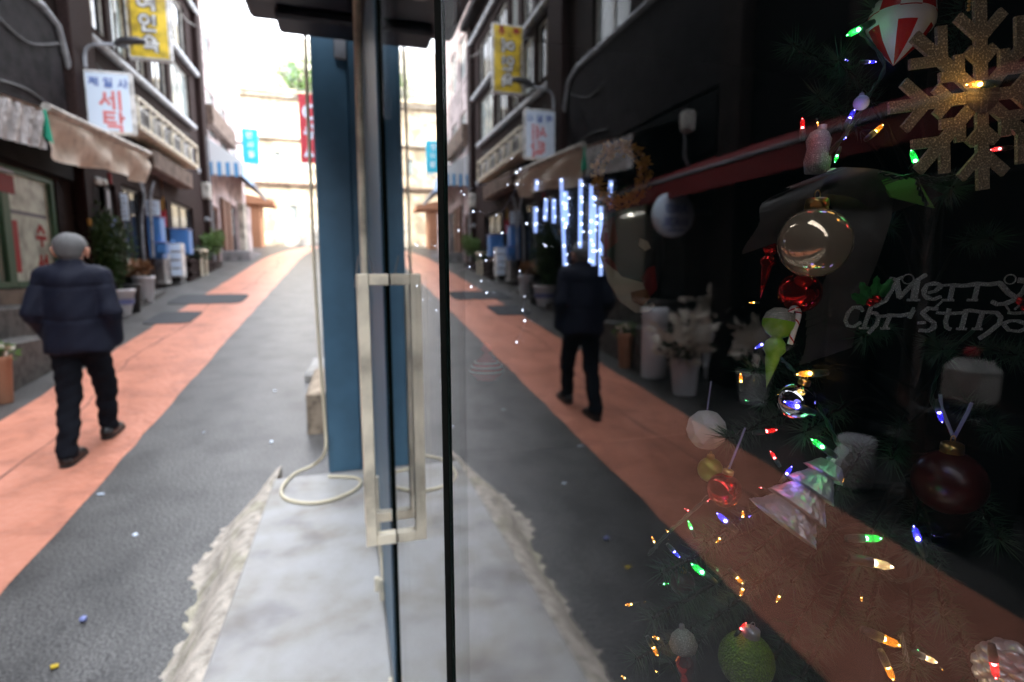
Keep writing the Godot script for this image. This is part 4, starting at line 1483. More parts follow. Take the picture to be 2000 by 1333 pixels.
	for i in 4:
		st = begin()
		slab(st, -0.19, 0.19, 0.19 + i * 0.2, 0.36 + i * 0.2, -0.185, -0.162, 0.01)
		var dr := obj("drawer", st, M.sign_white, t)
		st = begin()
		slab(st, -0.15, 0.15, 0.355 + i * 0.2, 0.375 + i * 0.2, -0.18, -0.165)
		obj("gap_shadow", st, M.black_plastic, dr)
	st = begin()
	for x in [-0.16, 0.16]:
		for z in [-0.12, 0.12]:
			bar(st, Vector3(x, 0, z), Vector3(x, 0.16, z), 0.03, 0.03)
	obj("base_frame", st, M.white_paint, t)
	t = thing("cream_table", "cream wooden trestle table outside the brick building", "table", Vector3(-4.225, 1.285, -16.827))
	st = begin()
	slab(st, -0.42, 0.42, 0.66, 0.72, -0.3, 0.3, 0.01)
	obj("tabletop", st, M.cream_paint, t)
	for x in [-0.36, 0.36]:
		for z in [-0.25, 0.25]:
			st = begin()
			bar(st, Vector3(x, 0, z), Vector3(x, 0.66, z), 0.06, 0.06)
			obj("leg", st, M.cream_paint, t)
	# blue things
	var n := 0
	for q in [[Vector3(-4.344, 2.130, -14.200), Vector3(0.58, 0.9, 0.4), "tall blue plastic locker behind the white cards"], [Vector3(-4.151, 2.135, -15.800), Vector3(0.5, 0.62, 0.4), "lower blue plastic crate by the cream table"], [Vector3(-4.041, 1.899, -14.000), Vector3(0.22, 0.24, 0.3), "small blue box on top of the air conditioner"]]:
		t = thing("blue_box", q[2], "box", q[0])
		st = begin()
		box(st, Vector3.ZERO, q[1], Basis.IDENTITY, 0.03)
		obj("body", st, M.blue_plastic, t)
		st = begin()
		box(st, Vector3(0, q[1].y / 2 + 0.012, 0), Vector3(q[1].x + 0.03, 0.022, q[1].z + 0.03), Basis.IDENTITY, 0.008)
		obj("lid", st, M.ceramic_blue, t)
		n += 1
	# posters and cards
	for q in [[Vector3(-4.238, 2.784, -14.000), Vector3(0.42, 0.32, 0.012), "white card with small print hung between two poles", "ink_gray"], [Vector3(-4.278, 2.639, -12.600), Vector3(0.2, 0.52, 0.012), "white menu poster on the dark shop wall", "ink_gray"]]:
		t = thing("paper_card", q[2], "poster", q[0])
		st = begin()
		box(st, Vector3.ZERO, q[1])
		obj("sheet", st, M.sign_white, t)
		st = begin()
		for i in 5:
			slab(st, -q[1].x * 0.36, q[1].x * (0.3 - 0.08 * (i % 3)), -q[1].y * 0.36 + i * q[1].y * 0.16, -q[1].y * 0.36 + i * q[1].y * 0.16 + 0.018, -0.01, -0.0065)
		obj("print", st, M[q[3]], t)
	for q in [[[Vector3(-4.235, 3.267, -13.600), Vector3(-4.193, 2.920, -13.600), Vector3(-4.274, 2.437, -13.600), Vector3(-4.284, 1.463, -13.600)], "left of two thin grey poles by the blue locker"], [[Vector3(-3.977, 3.301, -13.600), Vector3(-4.079, 2.925, -13.600), Vector3(-4.100, 2.334, -13.600), Vector3(-4.115, 1.683, -13.600)], "right of two thin grey poles by the blue locker"]]:
		st = begin()
		tube(st, spline(q[0], 5), 0.028, 8)
		tag(obj("thin_pole", st, M.ledge_metal), q[1], "pole", "poles by the blue locker")
	t = thing("stick_banner", "narrow upright banner in orange, yellow and red on a stick", "banner")
	var cols := [["sign_red", 350, 362], ["felt_orange", 362, 378], ["gold_cloth", 382, 408], ["sign_red", 408, 436]]
	mat("gold_cloth", lin(0.5, 0.26, 0.05), 0.8)
	for q in [[Vector3(-4.395, 3.478, -15.200), 0.16, 0.2, "felt_orange"], [Vector3(-4.366, 3.277, -15.200), 0.13, 0.2, "tan_fascia"], [Vector3(-4.320, 3.004, -15.200), 0.07, 0.34, "gold_cloth"], [Vector3(-4.309, 2.668, -15.200), 0.09, 0.4, "sign_red"]]:
		st = begin()
		box(st, q[0], Vector3(q[1] * 1.4, q[2], 0.02))
		obj("cloth", st, M[q[3]], t)
	st = begin()
	tube(st, [Vector3(-4.410, 3.658, -15.220), Vector3(-4.290, 1.731, -15.220)], 0.016, 6)
	obj("stick", st, M.ledge_metal, t)
	t = thing("blue_cap_bottle", "round blue water bottle beside the drawers", "bottle", Vector3(-4.209, 2.036, -15.400))
	st = begin()
	lathe(st, Transform3D.IDENTITY, [Vector2(0, -0.14), Vector2(0.11, -0.14), Vector2(0.12, 0.02), Vector2(0.05, 0.1), Vector2(0.04, 0.14), Vector2(0, 0.14)], 16)
	obj("body", st, M.blue_plastic, t)
	st = begin()
	bar(st, Vector3(0, -0.142, 0), Vector3(0, -0.6, 0), 0.2, 0.2, 0.02)
	obj("stand", st, M.tan_fascia, t)
	# brick planter with greenery
	t = thing("brick_planter", "low brick planter with green plants at the foot of the utility pole", "planter", Vector3.ZERO)
	st = begin()
	var pf := 15.6
	for r in 5:
		for i in 9:
			var f := pf + i * 0.42 + (0.21 if r % 2 else 0.0)
			slab(st, -4.2, -3.92, street_y(16.5) - 0.1 + r * 0.12, street_y(16.5) + r * 0.12, f, f + 0.405, 0.012)
	obj("bricks", st, M.dark_brick, t)
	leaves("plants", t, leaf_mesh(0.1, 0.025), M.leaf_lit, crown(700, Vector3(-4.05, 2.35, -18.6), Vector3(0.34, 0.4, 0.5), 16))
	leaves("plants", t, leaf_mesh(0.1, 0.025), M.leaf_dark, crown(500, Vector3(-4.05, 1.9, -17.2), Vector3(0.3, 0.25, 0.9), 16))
	# clutter under the awning
	t = thing("hanging_clothes", "dark clothes and white cloths hanging under the beige awning", "clothes")
	var k := 0
	for q in [[Vector3(-4.150, 2.441, -10.885), Vector3(0.06, 0.7, 0.4), "felt_gray"], [Vector3(-4.150, 2.656, -11.243), Vector3(0.06, 0.5, 0.3), "ink_black"], [Vector3(-4.150, 2.429, -11.533), Vector3(0.06, 0.8, 0.35), "ink_gray"], [Vector3(-4.100, 2.892, -11.097), Vector3(0.05, 0.12, 0.2), "white_frame"], [Vector3(-4.100, 2.918, -11.368), Vector3(0.05, 0.1, 0.16), "white_frame"], [Vector3(-4.100, 3.018, -11.603), Vector3(0.05, 0.2, 0.12), "felt_red"], [Vector3(-4.100, 2.168, -10.623), Vector3(0.04, 0.12, 0.08), "gold_cloth"], [Vector3(-4.100, 2.160, -11.511), Vector3(0.05, 0.35, 0.25), "ink_blue"]]:
		st = begin()
		box(st, q[0], q[1], Basis(Vector3.UP, 0.2 * (k % 3 - 1)), 0.02)
		obj("garment", st, M[q[2]], t)
		k += 1
	# left edge pot
	t = pot("terracotta_pot", "tall terracotta pot with flowers at the left edge below the steps", Vector3(-3.339, 0.086, -6.349), 0.1, 0.075, 0.46, M.terracotta)
	leaves("plant", t, leaf_mesh(0.07, 0.018), M.leaf_lit, crown(160, Vector3(0, 0.5, 0), Vector3(0.14, 0.09, 0.14), 8))
	leaves("flowers", t, leaf_mesh(0.05, 0.02), M.white_petal, crown(40, Vector3(0.04, 0.54, 0), Vector3(0.1, 0.05, 0.1), 6))
	# white poinsettias and other pots on the near pavement, seen only in the glass
	var fl := [["white bucket-shaped pot of white poinsettias, front of the reflected group", Vector3(-3.492, -0.042, -5.230), 0.17, 0.12, 0.42, true], ["larger white pot of white poinsettias right of the reflected bucket", Vector3(-4.302, 0.009, -5.671), 0.24, 0.19, 0.6, true], ["white pot of poinsettias at the right end of the reflected group", Vector3(-4.079, -0.090, -4.811), 0.19, 0.14, 0.36, true], ["tall white cylinder pot left of the reflected poinsettias", Vector3(-3.498, 0.035, -5.898), 0.16, 0.15, 0.86, false]]
	for q in fl:
		t = pot("white_pot", q[0], q[1], q[2], q[3], q[4], M.ceramic_white, "white pots reflected in the glass")
		if q[5]:
			var h: float = q[4]
			leaves("petals", t, leaf_mesh(0.16, 0.045), M.white_petal, crown(170, Vector3(0, h + 0.26, 0), Vector3(0.36, 0.3, 0.36), 9))
			leaves("foliage", t, leaf_mesh(0.12, 0.03), M.leaf_dark, crown(160, Vector3(0, h + 0.14, 0), Vector3(0.28, 0.2, 0.28), 9))
	t = thing("white_planter", "plain white cylinder planter standing nearest the glass in the reflection", "planter", Vector3(-3.518, -0.289, -3.065))
	st = begin()
	lathe(st, Transform3D.IDENTITY, [Vector2(0, 0), Vector2(0.115, 0), Vector2(0.125, 0.01), Vector2(0.13, 0.36), Vector2(0.122, 0.372), Vector2(0.11, 0.37), Vector2(0.105, 0.2), Vector2(0, 0.19)], 28)
	obj("shell", st, M.ceramic_white, t)
	t = thing("white_jug", "white plastic jug on a dark stand, right side of the reflection", "jug", Vector3(-3.550, 0.632, -2.348))
	st = begin()
	box(st, Vector3(0, 0, 0), Vector3(0.22, 0.3, 0.3), Basis(Vector3.UP, 0.4), 0.06)
	obj("body", st, M.white_frame, t)
	st = begin()
	box(st, Vector3(0.02, 0.2, 0), Vector3(0.06, 0.05, 0.06), Basis.IDENTITY, 0.01)
	obj("cap", st, M.sign_red, t)
	st = begin()
	slab(st, -0.2, 0.2, -0.95, -0.172, -0.2, 0.2, 0.01)
	obj("stand", st, M.black_plastic, t)
	t = thing("gas_meter", "small pale gas meter high on the reflected dark wall", "meter", Vector3(-4.050, 3.201, -6.177))
	st = begin()
	box(st, Vector3.ZERO, Vector3(0.16, 0.26, 0.16), Basis.IDENTITY, 0.03)
	obj("body", st, M.white_frame, t)
	st = begin()
	tube(st, [Vector3(0, -0.12, -0.05), Vector3(0, -0.4, -0.05), Vector3(-0.1, -0.6, -0.05)], 0.02, 6)
	obj("pipe", st, M.gray_metal, t)
	# lit tube inside the window shop
	t = thing("fluorescent_lamp", "bright fluorescent tube glowing inside the green framed shop window", "lamp", Vector3(-4.44, 2.28, -8.25))
	st = begin()
	bar(st, Vector3(0, 0, 0.45), Vector3(0, 0, -0.35), 0.035, 0.035, 0.01)
	obj("tube", st, M.tube_light, t)
	var ol := OmniLight3D.new()
	ol.name = "lamp_light"
	ol.light_color = Color(1, 0.97, 0.9)
	ol.light_energy = 0.03
	ol.light_size = 0.02
	ol.omni_range = 6.0
	ol.omni_attenuation = 2.0
	ol.shadow_enabled = true
	ol.position = Vector3(0.024, 0, 0)
	t.add_child(ol)
	# far tree on the hill
	t = thing("hill_tree", "thin-leaved tree rising beyond the cream house beside the column", "tree", Vector3(-2.590, 13.838, -40.500) - Vector3(0, 4.0, 0))
	st = begin()
	tube(st, [Vector3(0, -7, 0), Vector3(0.1, 2, 0), Vector3(-0.2, 5, 0)], [0.25, 0.18, 0.05], 8)
	for i in 7:
		tube(st, [Vector3(0, 1.5 + i * 0.4, 0), Vector3(rng.randf_range(-1.8, 1.4), 3.0 + i * 0.5, rng.randf_range(-1, 1))], [0.06, 0.015], 6)
	obj("trunk", st, M.bark, t)
	leaves("crown", t, leaf_mesh(0.22, 0.07), M.leaf_lit, crown(1500, Vector3(0, 4.0, 0), Vector3(2.3, 2.2, 1.6), 26))
	# litter
	var bits := [[160, 1210, "violet bottle cap lying on the asphalt near the bottom left"], [430, 838, "white scrap of paper on the asphalt left of the tan block"], [529, 862, "small pale scrap on the asphalt beside the slab"], [262, 1043, "white fleck of paper near the coral path edge"], [205, 1126, "pale scrap left of the cement apron"], [103, 1295, "yellow leaf scrap low at the left"], [115, 725, "white paper bits on the grey strip behind the man"], [420, 845, "tiny white fleck beside the larger paper scrap"]]
	var gs := [Vector3(-1.354, -0.312, -2.868), Vector3(-1.347, -0.050, -5.159), Vector3(-0.767, -0.088, -4.829), Vector3(-1.369, -0.230, -3.588), Vector3(-1.753, -0.163, -4.170), Vector3(-1.353, -0.343, -2.592), Vector3(-3.517, 0.188, -7.237), Vector3(-0.898, 0.071, -6.216)]
	for i in 8:
		st = begin()
		if i == 0:
			lathe(st, Transform3D(Basis(Vector3.RIGHT, 0.3), gs[i] + Vector3(0, 0.008, 0)), [Vector2(0, 0), Vector2(0.014, 0), Vector2(0.015, 0.012), Vector2(0.012, 0.016), Vector2(0, 0.016)], 14)
		else:
			box(st, gs[i] + Vector3(0, 0.008, 0), Vector3(rng.randf_range(0.015, 0.04), 0.005, rng.randf_range(0.012, 0.03)), Basis.from_euler(Vector3(rng.randf_range(-0.3, 0.3), rng.randf() * 3.0, rng.randf_range(-0.3, 0.3))), 0.001)
		tag(obj("litter" if i else "bottle_cap", st, M.ceramic_blue if i == 0 else M.sign_white if i != 5 else M.sign_yellow), bits[i][2], "litter" if i else "cap", "litter on the asphalt" if i else "")


func ac_unit(label: String, at: Vector3, w: float, h: float, d: float) -> Node3D:
	var t := thing("air_conditioner", label, "air conditioner", at)
	var st := begin()
	slab(st, -d / 2, d / 2, 0.0, h, -w / 2, w / 2, 0.02)
	obj("case", st, M.white_paint, t)
	st = begin()
	for s in [[d / 2, Vector3.RIGHT], [0.0, Vector3.BACK]]:
		var side: bool = s[1] == Vector3.RIGHT
		for i in 9:
			var y := h * (0.16 + 0.076 * i)
			if side:
				slab(st, d / 2 + 0.002, d / 2 + 0.01, y, y + h * 0.03, -w * 0.36, w * 0.36)
			else:
				slab(st, -d * 0.36, d * 0.36, y, y + h * 0.03, -w / 2 - 0.01, -w / 2 - 0.002)
	obj("grille", st, M.pole_gray, t)
	return t


# ---------- the walking man ----------
# trims and creases of the figure's distance field
func carve(cut: String, p: Vector3, d: float, ref: Vector3) -> float:
	var q := p - ref
	if cut == "hair":
		# bare face and ears, hair short at the nape
		var face := q.z * 0.8 + q.y * 0.75 + 0.025
		var ear := 0.034 - Vector2(q.y + 0.018, q.z - 0.004).length() if absf(q.x) > 0.075 else -1.0
		var tuft := 0.003 * sin(q.x * 260.0 + q.y * 90.0) * sin(q.y * 210.0 + q.z * 170.0)
		return maxf(d + tuft, maxf(ear, maxf(-face, -(q.y + 0.088 + 0.012 * cos(q.x * 40.0))) if q.y < 0.05 else -1.0))
	if cut == "jacket":
		var groove := 0.0
		for y in [1.31, 1.06]:
			groove = maxf(groove, 0.008 * exp(-pow((p.y - y + 0.02 * cos(p.x * 7.0)) / 0.012, 2.0)))
		var puff := 0.003 * sin(p.y * 21.0 + p.x * 4.0) + 0.0025 * sin(p.x * 23.0 + p.y * 13.0 + p.z * 20.0) + 0.0015 * sin(p.x * 50.0 - p.y * 45.0)
		var hem := 0.79 - p.y + 0.008 * sin(p.x * 18.0)
		return maxf(maxf(d + groove + puff, hem), p.y - 1.515 + absf(p.x) * 0.2)
	if cut == "trousers":
		var fold := 0.007 * sin(p.y * 38.0 + p.x * 26.0 + p.z * 12.0) * smoothstep(0.75, 0.15, p.y) + 0.004 * sin(p.y * 70.0 - p.x * 40.0)
		return maxf(d + fold, (ref.x if p.z > 0.0 else ref.y) + 0.055 - p.y)
	var up := q.y + q.z * 0.1144
	if cut == "shoe":
		return maxf(d, 0.018 - up)
	return maxf(d, maxf(up - 0.022, -up))


func person() -> void:
	var hip_f := 4.98
	var t := thing("person", "man in a dark navy padded jacket and black trousers walking away up the coral path", "person", Vector3(-2.12, street_y(hip_f), -hip_f))
	var ry := 0.1144
	# feet: left one behind, right one ahead
	var lf := Vector3(-0.035, -0.27 * ry, 0.23)
	var rf := Vector3(0.05, 0.30 * ry, -0.27)
	var body := begin()
	var skin := [
		[Vector3(0, 0.95, 0), Vector3(0, 1.3, -0.01), 0.11, 0.12], [Vector3(-0.13, 1.34, 0), Vector3(0.13, 1.34, 0), 0.05, 0.05],
		[Vector3(0, 1.34, 0), Vector3(0, 1.47, -0.015), 0.062, 0.056],
		[Vector3(-0.18, 1.34, 0), Vector3(-0.25, 1.08, 0.05), 0.045, 0.04], [Vector3(-0.25, 1.08, 0.05), Vector3(-0.19, 0.9, -0.09), 0.038, 0.03],
		[Vector3(0.18, 1.34, 0), Vector3(0.25, 1.08, 0.04), 0.045, 0.04], [Vector3(0.25, 1.08, 0.04), Vector3(0.21, 0.89, -0.07), 0.038, 0.03],
		[Vector3(-0.085, 0.9, 0), Vector3(-0.075, 0.47, 0.03), 0.075, 0.05], [Vector3(-0.075, 0.47, 0.03), lf + Vector3(0, 0.1, 0.03), 0.048, 0.035],
		[Vector3(0.085, 0.9, 0), Vector3(0.075, 0.49, -0.2), 0.075, 0.05], [Vector3(0.075, 0.49, -0.2), rf + Vector3(0, 0.1, 0.02), 0.048, 0.035],
	]
	nets(body, skin, 0.016, 0.03, Vector3(-0.42, 0.0, -0.45), Vector3(0.42, 1.5, 0.45))
	# head on a finer grid, turned slightly to the right
	var hb := Vector3(0, 1.575, -0.02)
	var head := [
		[hb + Vector3(0, 0.02, 0.015), hb + Vector3(0, 0.02, -0.03), 0.094, 0.088], [hb + Vector3(0, -0.05, -0.035), hb + Vector3(0, -0.075, -0.06), 0.062, 0.045],
		[Vector3(0, 1.42, 0.0), hb + Vector3(0, -0.02, 0.0), 0.056, 0.06],
		[hb + Vector3(0, 0.0, -0.1), hb + Vector3(0, -0.03, -0.122), 0.012, 0.017],
		[hb + Vector3(-0.03, -0.062, -0.098), hb + Vector3(0.03, -0.062, -0.098), 0.008, 0.008],
		[hb + Vector3(-0.045, 0.018, -0.098), hb + Vector3(0.045, 0.018, -0.098), 0.01, 0.01],
		[hb + Vector3(-0.1, 0.0, 0.0), hb + Vector3(-0.102, -0.05, -0.006), 0.02, 0.013, Vector3(1.3, 1, 1)], [hb + Vector3(-0.116, 0.006, 0.014), hb + Vector3(-0.112, -0.03, 0.01), 0.013, 0.01],
		[hb + Vector3(0.1, 0.0, 0.0), hb + Vector3(0.102, -0.05, -0.006), 0.02, 0.013, Vector3(1.3, 1, 1)], [hb + Vector3(0.116, 0.006, 0.014), hb + Vector3(0.112, -0.03, 0.01), 0.013, 0.01],
	]
	nets(body, head, 0.006, 0.012, hb + Vector3(-0.15, -0.17, -0.16), hb + Vector3(0.15, 0.14, 0.14))
	obj("body", body, M.skin, t)
	for s in [-1.0, 1.0]:
		var e := begin()
		ball(e, hb + Vector3(0.032 * s, 0.004, -0.094), 0.0115, 6)
		obj("eye", e, M.sign_white, t)
	var hr := begin()
	nets(hr, [[hb + Vector3(0, 0.024, 0.018), hb + Vector3(0, 0.03, -0.028), 0.104, 0.096], [hb + Vector3(0, -0.03, 0.035), hb + Vector3(0, -0.05, 0.03), 0.078, 0.066]], 0.006, 0.02, hb + Vector3(-0.13, -0.15, -0.15), hb + Vector3(0.13, 0.15, 0.16), "hair", hb)
	obj("hair", hr, M.hair, t)
	var jk := begin()
	var jac := [
		[Vector3(-0.08, 1.35, 0.0), Vector3(-0.085, 0.82, 0.0), 0.115, 0.14], [Vector3(0.08, 1.35, 0.0), Vector3(0.085, 0.82, 0.0), 0.115, 0.14],
		[Vector3(0, 1.32, 0.035), Vector3(0, 0.84, 0.03), 0.13, 0.15], [Vector3(0, 1.26, -0.05), Vector3(0, 0.84, -0.06), 0.12, 0.14],
		[Vector3(-0.16, 1.385, 0), Vector3(0.16, 1.385, 0), 0.066, 0.066],
		[Vector3(0, 1.4, 0.01), Vector3(0, 1.475, -0.005), 0.088, 0.083],
		[Vector3(-0.185, 1.365, 0), Vector3(-0.25, 1.09, 0.06), 0.076, 0.07], [Vector3(-0.25, 1.09, 0.06), Vector3(-0.2, 0.9, -0.08), 0.068, 0.06],
		[Vector3(0.185, 1.365, 0), Vector3(0.25, 1.1, 0.05), 0.076, 0.07], [Vector3(0.25, 1.1, 0.05), Vector3(0.215, 0.88, -0.07), 0.07, 0.062],
	]
	nets(jk, jac, 0.0125, 0.035, Vector3(-0.5, 0.72, -0.3), Vector3(0.5, 1.56, 0.32), "jacket")
	obj("jacket", jk, M.jacket, t)
	var tr := begin()
	var leg := [
		[Vector3(-0.07, 0.88, 0.0), Vector3(0.07, 0.88, 0.0), 0.14, 0.14],
		[Vector3(-0.085, 0.86, 0.0), Vector3(-0.08, 0.47, 0.035), 0.105, 0.078], [Vector3(-0.08, 0.47, 0.035), lf + Vector3(0, 0.085, 0.035), 0.076, 0.066],
		[Vector3(0.085, 0.86, -0.01), Vector3(0.08, 0.49, -0.19), 0.105, 0.078], [Vector3(0.08, 0.49, -0.19), rf + Vector3(0, 0.085, 0.015), 0.076, 0.064],
	]
	nets(tr, leg, 0.0125, 0.03, Vector3(-0.3, -0.04, -0.45), Vector3(0.3, 1.05, 0.45), "trousers", Vector3(lf.y, rf.y, 0))
	obj("trousers", tr, M.trousers, t)
	for q in [[lf, 0.0], [rf, 0.0]]:
		var sh := begin()
		var o: Vector3 = q[0]
		nets(sh, [[o + Vector3(0, 0.05, 0.055), o + Vector3(0.012, 0.04, -0.15), 0.052, 0.044], [o + Vector3(0, 0.09, 0.03), o + Vector3(0, 0.07, -0.03), 0.05, 0.045]], 0.008, 0.02, o + Vector3(-0.1, -0.03, -0.24), o + Vector3(0.12, 0.17, 0.16), "shoe", o)
		var so := obj("shoe", sh, M.shoe, t)
		sh = begin()
		nets(sh, [[o + Vector3(0, 0.03, 0.055), o + Vector3(0.012, 0.025, -0.15), 0.056, 0.048]], 0.008, 0.02, o + Vector3(-0.1, -0.04, -0.24), o + Vector3(0.12, 0.1, 0.16), "sole", o)
		obj("sole", sh, M.sole, so)


# ---------- the Christmas display behind the glass ----------
func fill_ball(t: Node3D, r: float, m: Material, capm: Material, tilt := 0.0, called := "ball") -> void:
	var st := begin()
	ball(st, Vector3.ZERO, r, 20)
	obj(called, st, m, t)
	st = begin()
	lathe(st, Transform3D(Basis.IDENTITY, Vector3(0, r * 0.93, 0)), [Vector2(r * 0.3, 0), Vector2(r * 0.32, r * 0.03), Vector2(r * 0.3, r * 0.06), Vector2(r * 0.32, r * 0.12), Vector2(r * 0.3, r * 0.3), Vector2(r * 0.24, r * 0.34), Vector2(0, r * 0.35)], 24)
	var c := obj("cap", st, capm, t)
	st = begin()
	var pts := []
	for i in 13:
		var a := lerpf(-0.6, PI + 0.6, i / 12.0)
		pts.append(Vector3(cos(a) * r * 0.1, r * 1.36 + sin(a) * r * 0.13, 0))
	tube(st, pts, r * 0.018, 5)
	obj("loop", st, capm, c)
	t.rotation.z = tilt


func bulb(s: Node3D, a: Vector3, b: Vector3, color: String, lit := true, lamp := false) -> void:
	var l := a.distance_to(b)
	var r := l * 0.19
	var bs := frame_of(b - a)
	var t := Transform3D(bs, a)
	var st := begin()
	lathe(st, t, [Vector2(0, -l * 0.95), Vector2(r * 0.9, -l * 0.95), Vector2(r * 1.15, -l * 0.5), Vector2(r * 1.2, 0), Vector2(r, 0.0)], 10)
	var so := obj("bulb_socket", st, M.wire_green, s)
	st = begin()
	lathe(st, t, [Vector2(r * 0.86, 0.0), Vector2(r, l * 0.1), Vector2(r, l * 0.62), Vector2(r * 0.75, l * 0.78), Vector2(r * 0.34, l * 0.88), Vector2(r * 0.3, l * 0.96), Vector2(0, l)], 12)
	obj("bulb_lens", st, M["lens_" + color], so)
	if not lit:
		return
	st = begin()
	lathe(st, Transform3D(bs, a.lerp(b, 0.13)), arc(r * 0.62, 6), 10)
	obj("bulb_filament", st, M["led_" + color], so)
	st = begin()
	lathe(st, Transform3D(bs, a.lerp(b, 0.9)), arc(r * 0.2, 4), 8)
	obj("bulb_filament", st, M["led_" + color], so)
	if lamp:
		var ol := OmniLight3D.new()
		ol.name = "bulb_light"
		ol.light_color = M["led_" + color].albedo_color
		ol.light_energy = 0.00004
		ol.light_size = 0.002
		ol.omni_range = 5.0
		ol.omni_attenuation = 2.0
		ol.shadow_enabled = true
		ol.position = a.lerp(b, 0.13)
		so.add_child(ol, true)


func christmas_lights() -> void:
	var s := thing("string_lights", "string of red, green, blue and amber bulbs wound through the dark Christmas tree", "string lights")
	bulb(s, Vector3(0.3171, 1.5108, -0.3754), Vector3(0.3056, 1.5049, -0.3781), "green", true, true)
	bulb(s, Vector3(0.3130, 1.4796, -0.3622), Vector3(0.3197, 1.4797, -0.3602), "blue", true, true)
	bulb(s, Vector3(0.3387, 1.4425, -0.2919), Vector3(0.3269, 1.4421, -0.2954), "amber", true, true)
	bulb(s, Vector3(0.2875, 1.4304, -0.3529), Vector3(0.2924, 1.4388, -0.3526), "blue", true, true)
	bulb(s, Vector3(0.2682, 1.4283, -0.3795), Vector3(0.2685, 1.4380, -0.3806), "red", true, true)
	bulb(s, Vector3(0.3062, 1.4204, -0.3461), Vector3(0.3137, 1.4268, -0.3447), "amber", true, true)
	bulb(s, Vector3(0.3368, 1.3968, -0.3339), Vector3(0.3333, 1.4072, -0.3363), "green", true, true)
	bulb(s, Vector3(0.3903, 1.4052, -0.3085), Vector3(0.3819, 1.4043, -0.3109), "red", true, true)
	bulb(s, Vector3(0.2625, 1.3772, -0.3851), Vector3(0.2579, 1.3742, -0.3861), "red")
	bulb(s, Vector3(0.2603, 1.2835, -0.4158), Vector3(0.2558, 1.2835, -0.4172), "amber")
	bulb(s, Vector3(0.2518, 1.2483, -0.3928), Vector3(0.2447, 1.2442, -0.3944), "blue", true, true)
	bulb(s, Vector3(0.2480, 1.2487, -0.3730), Vector3(0.2406, 1.2509, -0.3755), "green", true, true)
	bulb(s, Vector3(0.2358, 1.2352, -0.3223), Vector3(0.2239, 1.2344, -0.3258), "amber", true, true)
	bulb(s, Vector3(0.2458, 1.2107, -0.4108), Vector3(0.2456, 1.2191, -0.4120), "amber")
	bulb(s, Vector3(0.2179, 1.2123, -0.3142), Vector3(0.2065, 1.2168, -0.3182), "blue", true, true)
	bulb(s, Vector3(0.2504, 1.1761, -0.3209), Vector3(0.2411, 1.1832, -0.3246), "green", true, true)
	bulb(s, Vector3(0.2434, 1.1745, -0.3754), Vector3(0.2540, 1.1759, -0.3724), "red")
	bulb(s, Vector3(0.2437, 1.1543, -0.3622), Vector3(0.2398, 1.1611, -0.3642), "red", true, true)
	bulb(s, Vector3(0.2368, 1.1483, -0.3424), Vector3(0.2418, 1.1553, -0.3418), "blue", true, true)
	bulb(s, Vector3(0.3364, 1.2042, -0.2988), Vector3(0.3388, 1.1948, -0.2969), "blue", true, true)
	bulb(s, Vector3(0.2773, 1.1068, -0.3040), Vector3(0.2913, 1.1065, -0.2998), "green", true, true)
	bulb(s, Vector3(0.3181, 1.1046, -0.2916), Vector3(0.3143, 1.1171, -0.2943), "blue", true, true)
	bulb(s, Vector3(0.2823, 1.0884, -0.3001), Vector3(0.2989, 1.0845, -0.2947), "clear")
	bulb(s, Vector3(0.2781, 1.0374, -0.2843), Vector3(0.2924, 1.0309, -0.2793), "amber", true, true)
	bulb(s, Vector3(0.3182, 1.0160, -0.2801), Vector3(0.3283, 1.0113, -0.2765), "clear", true, true)
	bulb(s, Vector3(0.2815, 1.0168, -0.2807), Vector3(0.2860, 1.0049, -0.2778), "amber", true, true)
	bulb(s, Vector3(0.3033, 1.0547, -0.2265), Vector3(0.3043, 1.0426, -0.2246), "red", true, true)
	bulb(s, Vector3(0.2091, 1.0968, -0.3757), Vector3(0.2005, 1.1051, -0.3793), "blue", true, true)
	bulb(s, Vector3(0.1973, 1.0770, -0.4082), Vector3(0.1944, 1.0845, -0.4100), "green", true, true)
	bulb(s, Vector3(0.2427, 1.0874, -0.3960), Vector3(0.2429, 1.0939, -0.3967), "amber")
	bulb(s, Vector3(0.2222, 1.0687, -0.3997), Vector3(0.2181, 1.0645, -0.4004), "amber")
	bulb(s, Vector3(0.1804, 1.0573, -0.4107), Vector3(0.1861, 1.0508, -0.4082), "blue", true, true)
	bulb(s, Vector3(0.1942, 1.0474, -0.3843), Vector3(0.1837, 1.0563, -0.3886), "green", true, true)
	bulb(s, Vector3(0.1744, 1.0550, -0.4332), Vector3(0.1722, 1.0608, -0.4346), "amber")
	bulb(s, Vector3(0.1811, 1.0157, -0.4262), Vector3(0.1858, 1.0162, -0.4249), "green")
	bulb(s, Vector3(0.2214, 1.0448, -0.3758), Vector3(0.2272, 1.0380, -0.3732), "amber", true, true)
	bulb(s, Vector3(0.2271, 1.0345, -0.3728), Vector3(0.2243, 1.0273, -0.3727), "amber")
	bulb(s, Vector3(0.1614, 0.9846, -0.4491), Vector3(0.1546, 0.9836, -0.4510), "amber")
	bulb(s, Vector3(0.1752, 0.9637, -0.4213), Vector3(0.1692, 0.9656, -0.4233), "amber")
	bulb(s, Vector3(0.1689, 0.9569, -0.4223), Vector3(0.1737, 0.9472, -0.4196), "amber", true, true)
	bulb(s, Vector3(0.1967, 1.0241, -0.3385), Vector3(0.2016, 1.0299, -0.3378), "red", true, true)
	bulb(s, Vector3(0.2429, 1.0396, -0.3477), Vector3(0.2402, 1.0340, -0.3478), "amber")
	bulb(s, Vector3(0.2915, 1.0503, -0.3135), Vector3(0.2914, 1.0462, -0.3131), "amber")
	bulb(s, Vector3(0.2068, 1.0852, -0.4274), Vector3(0.2031, 1.0871, -0.4288), "red")
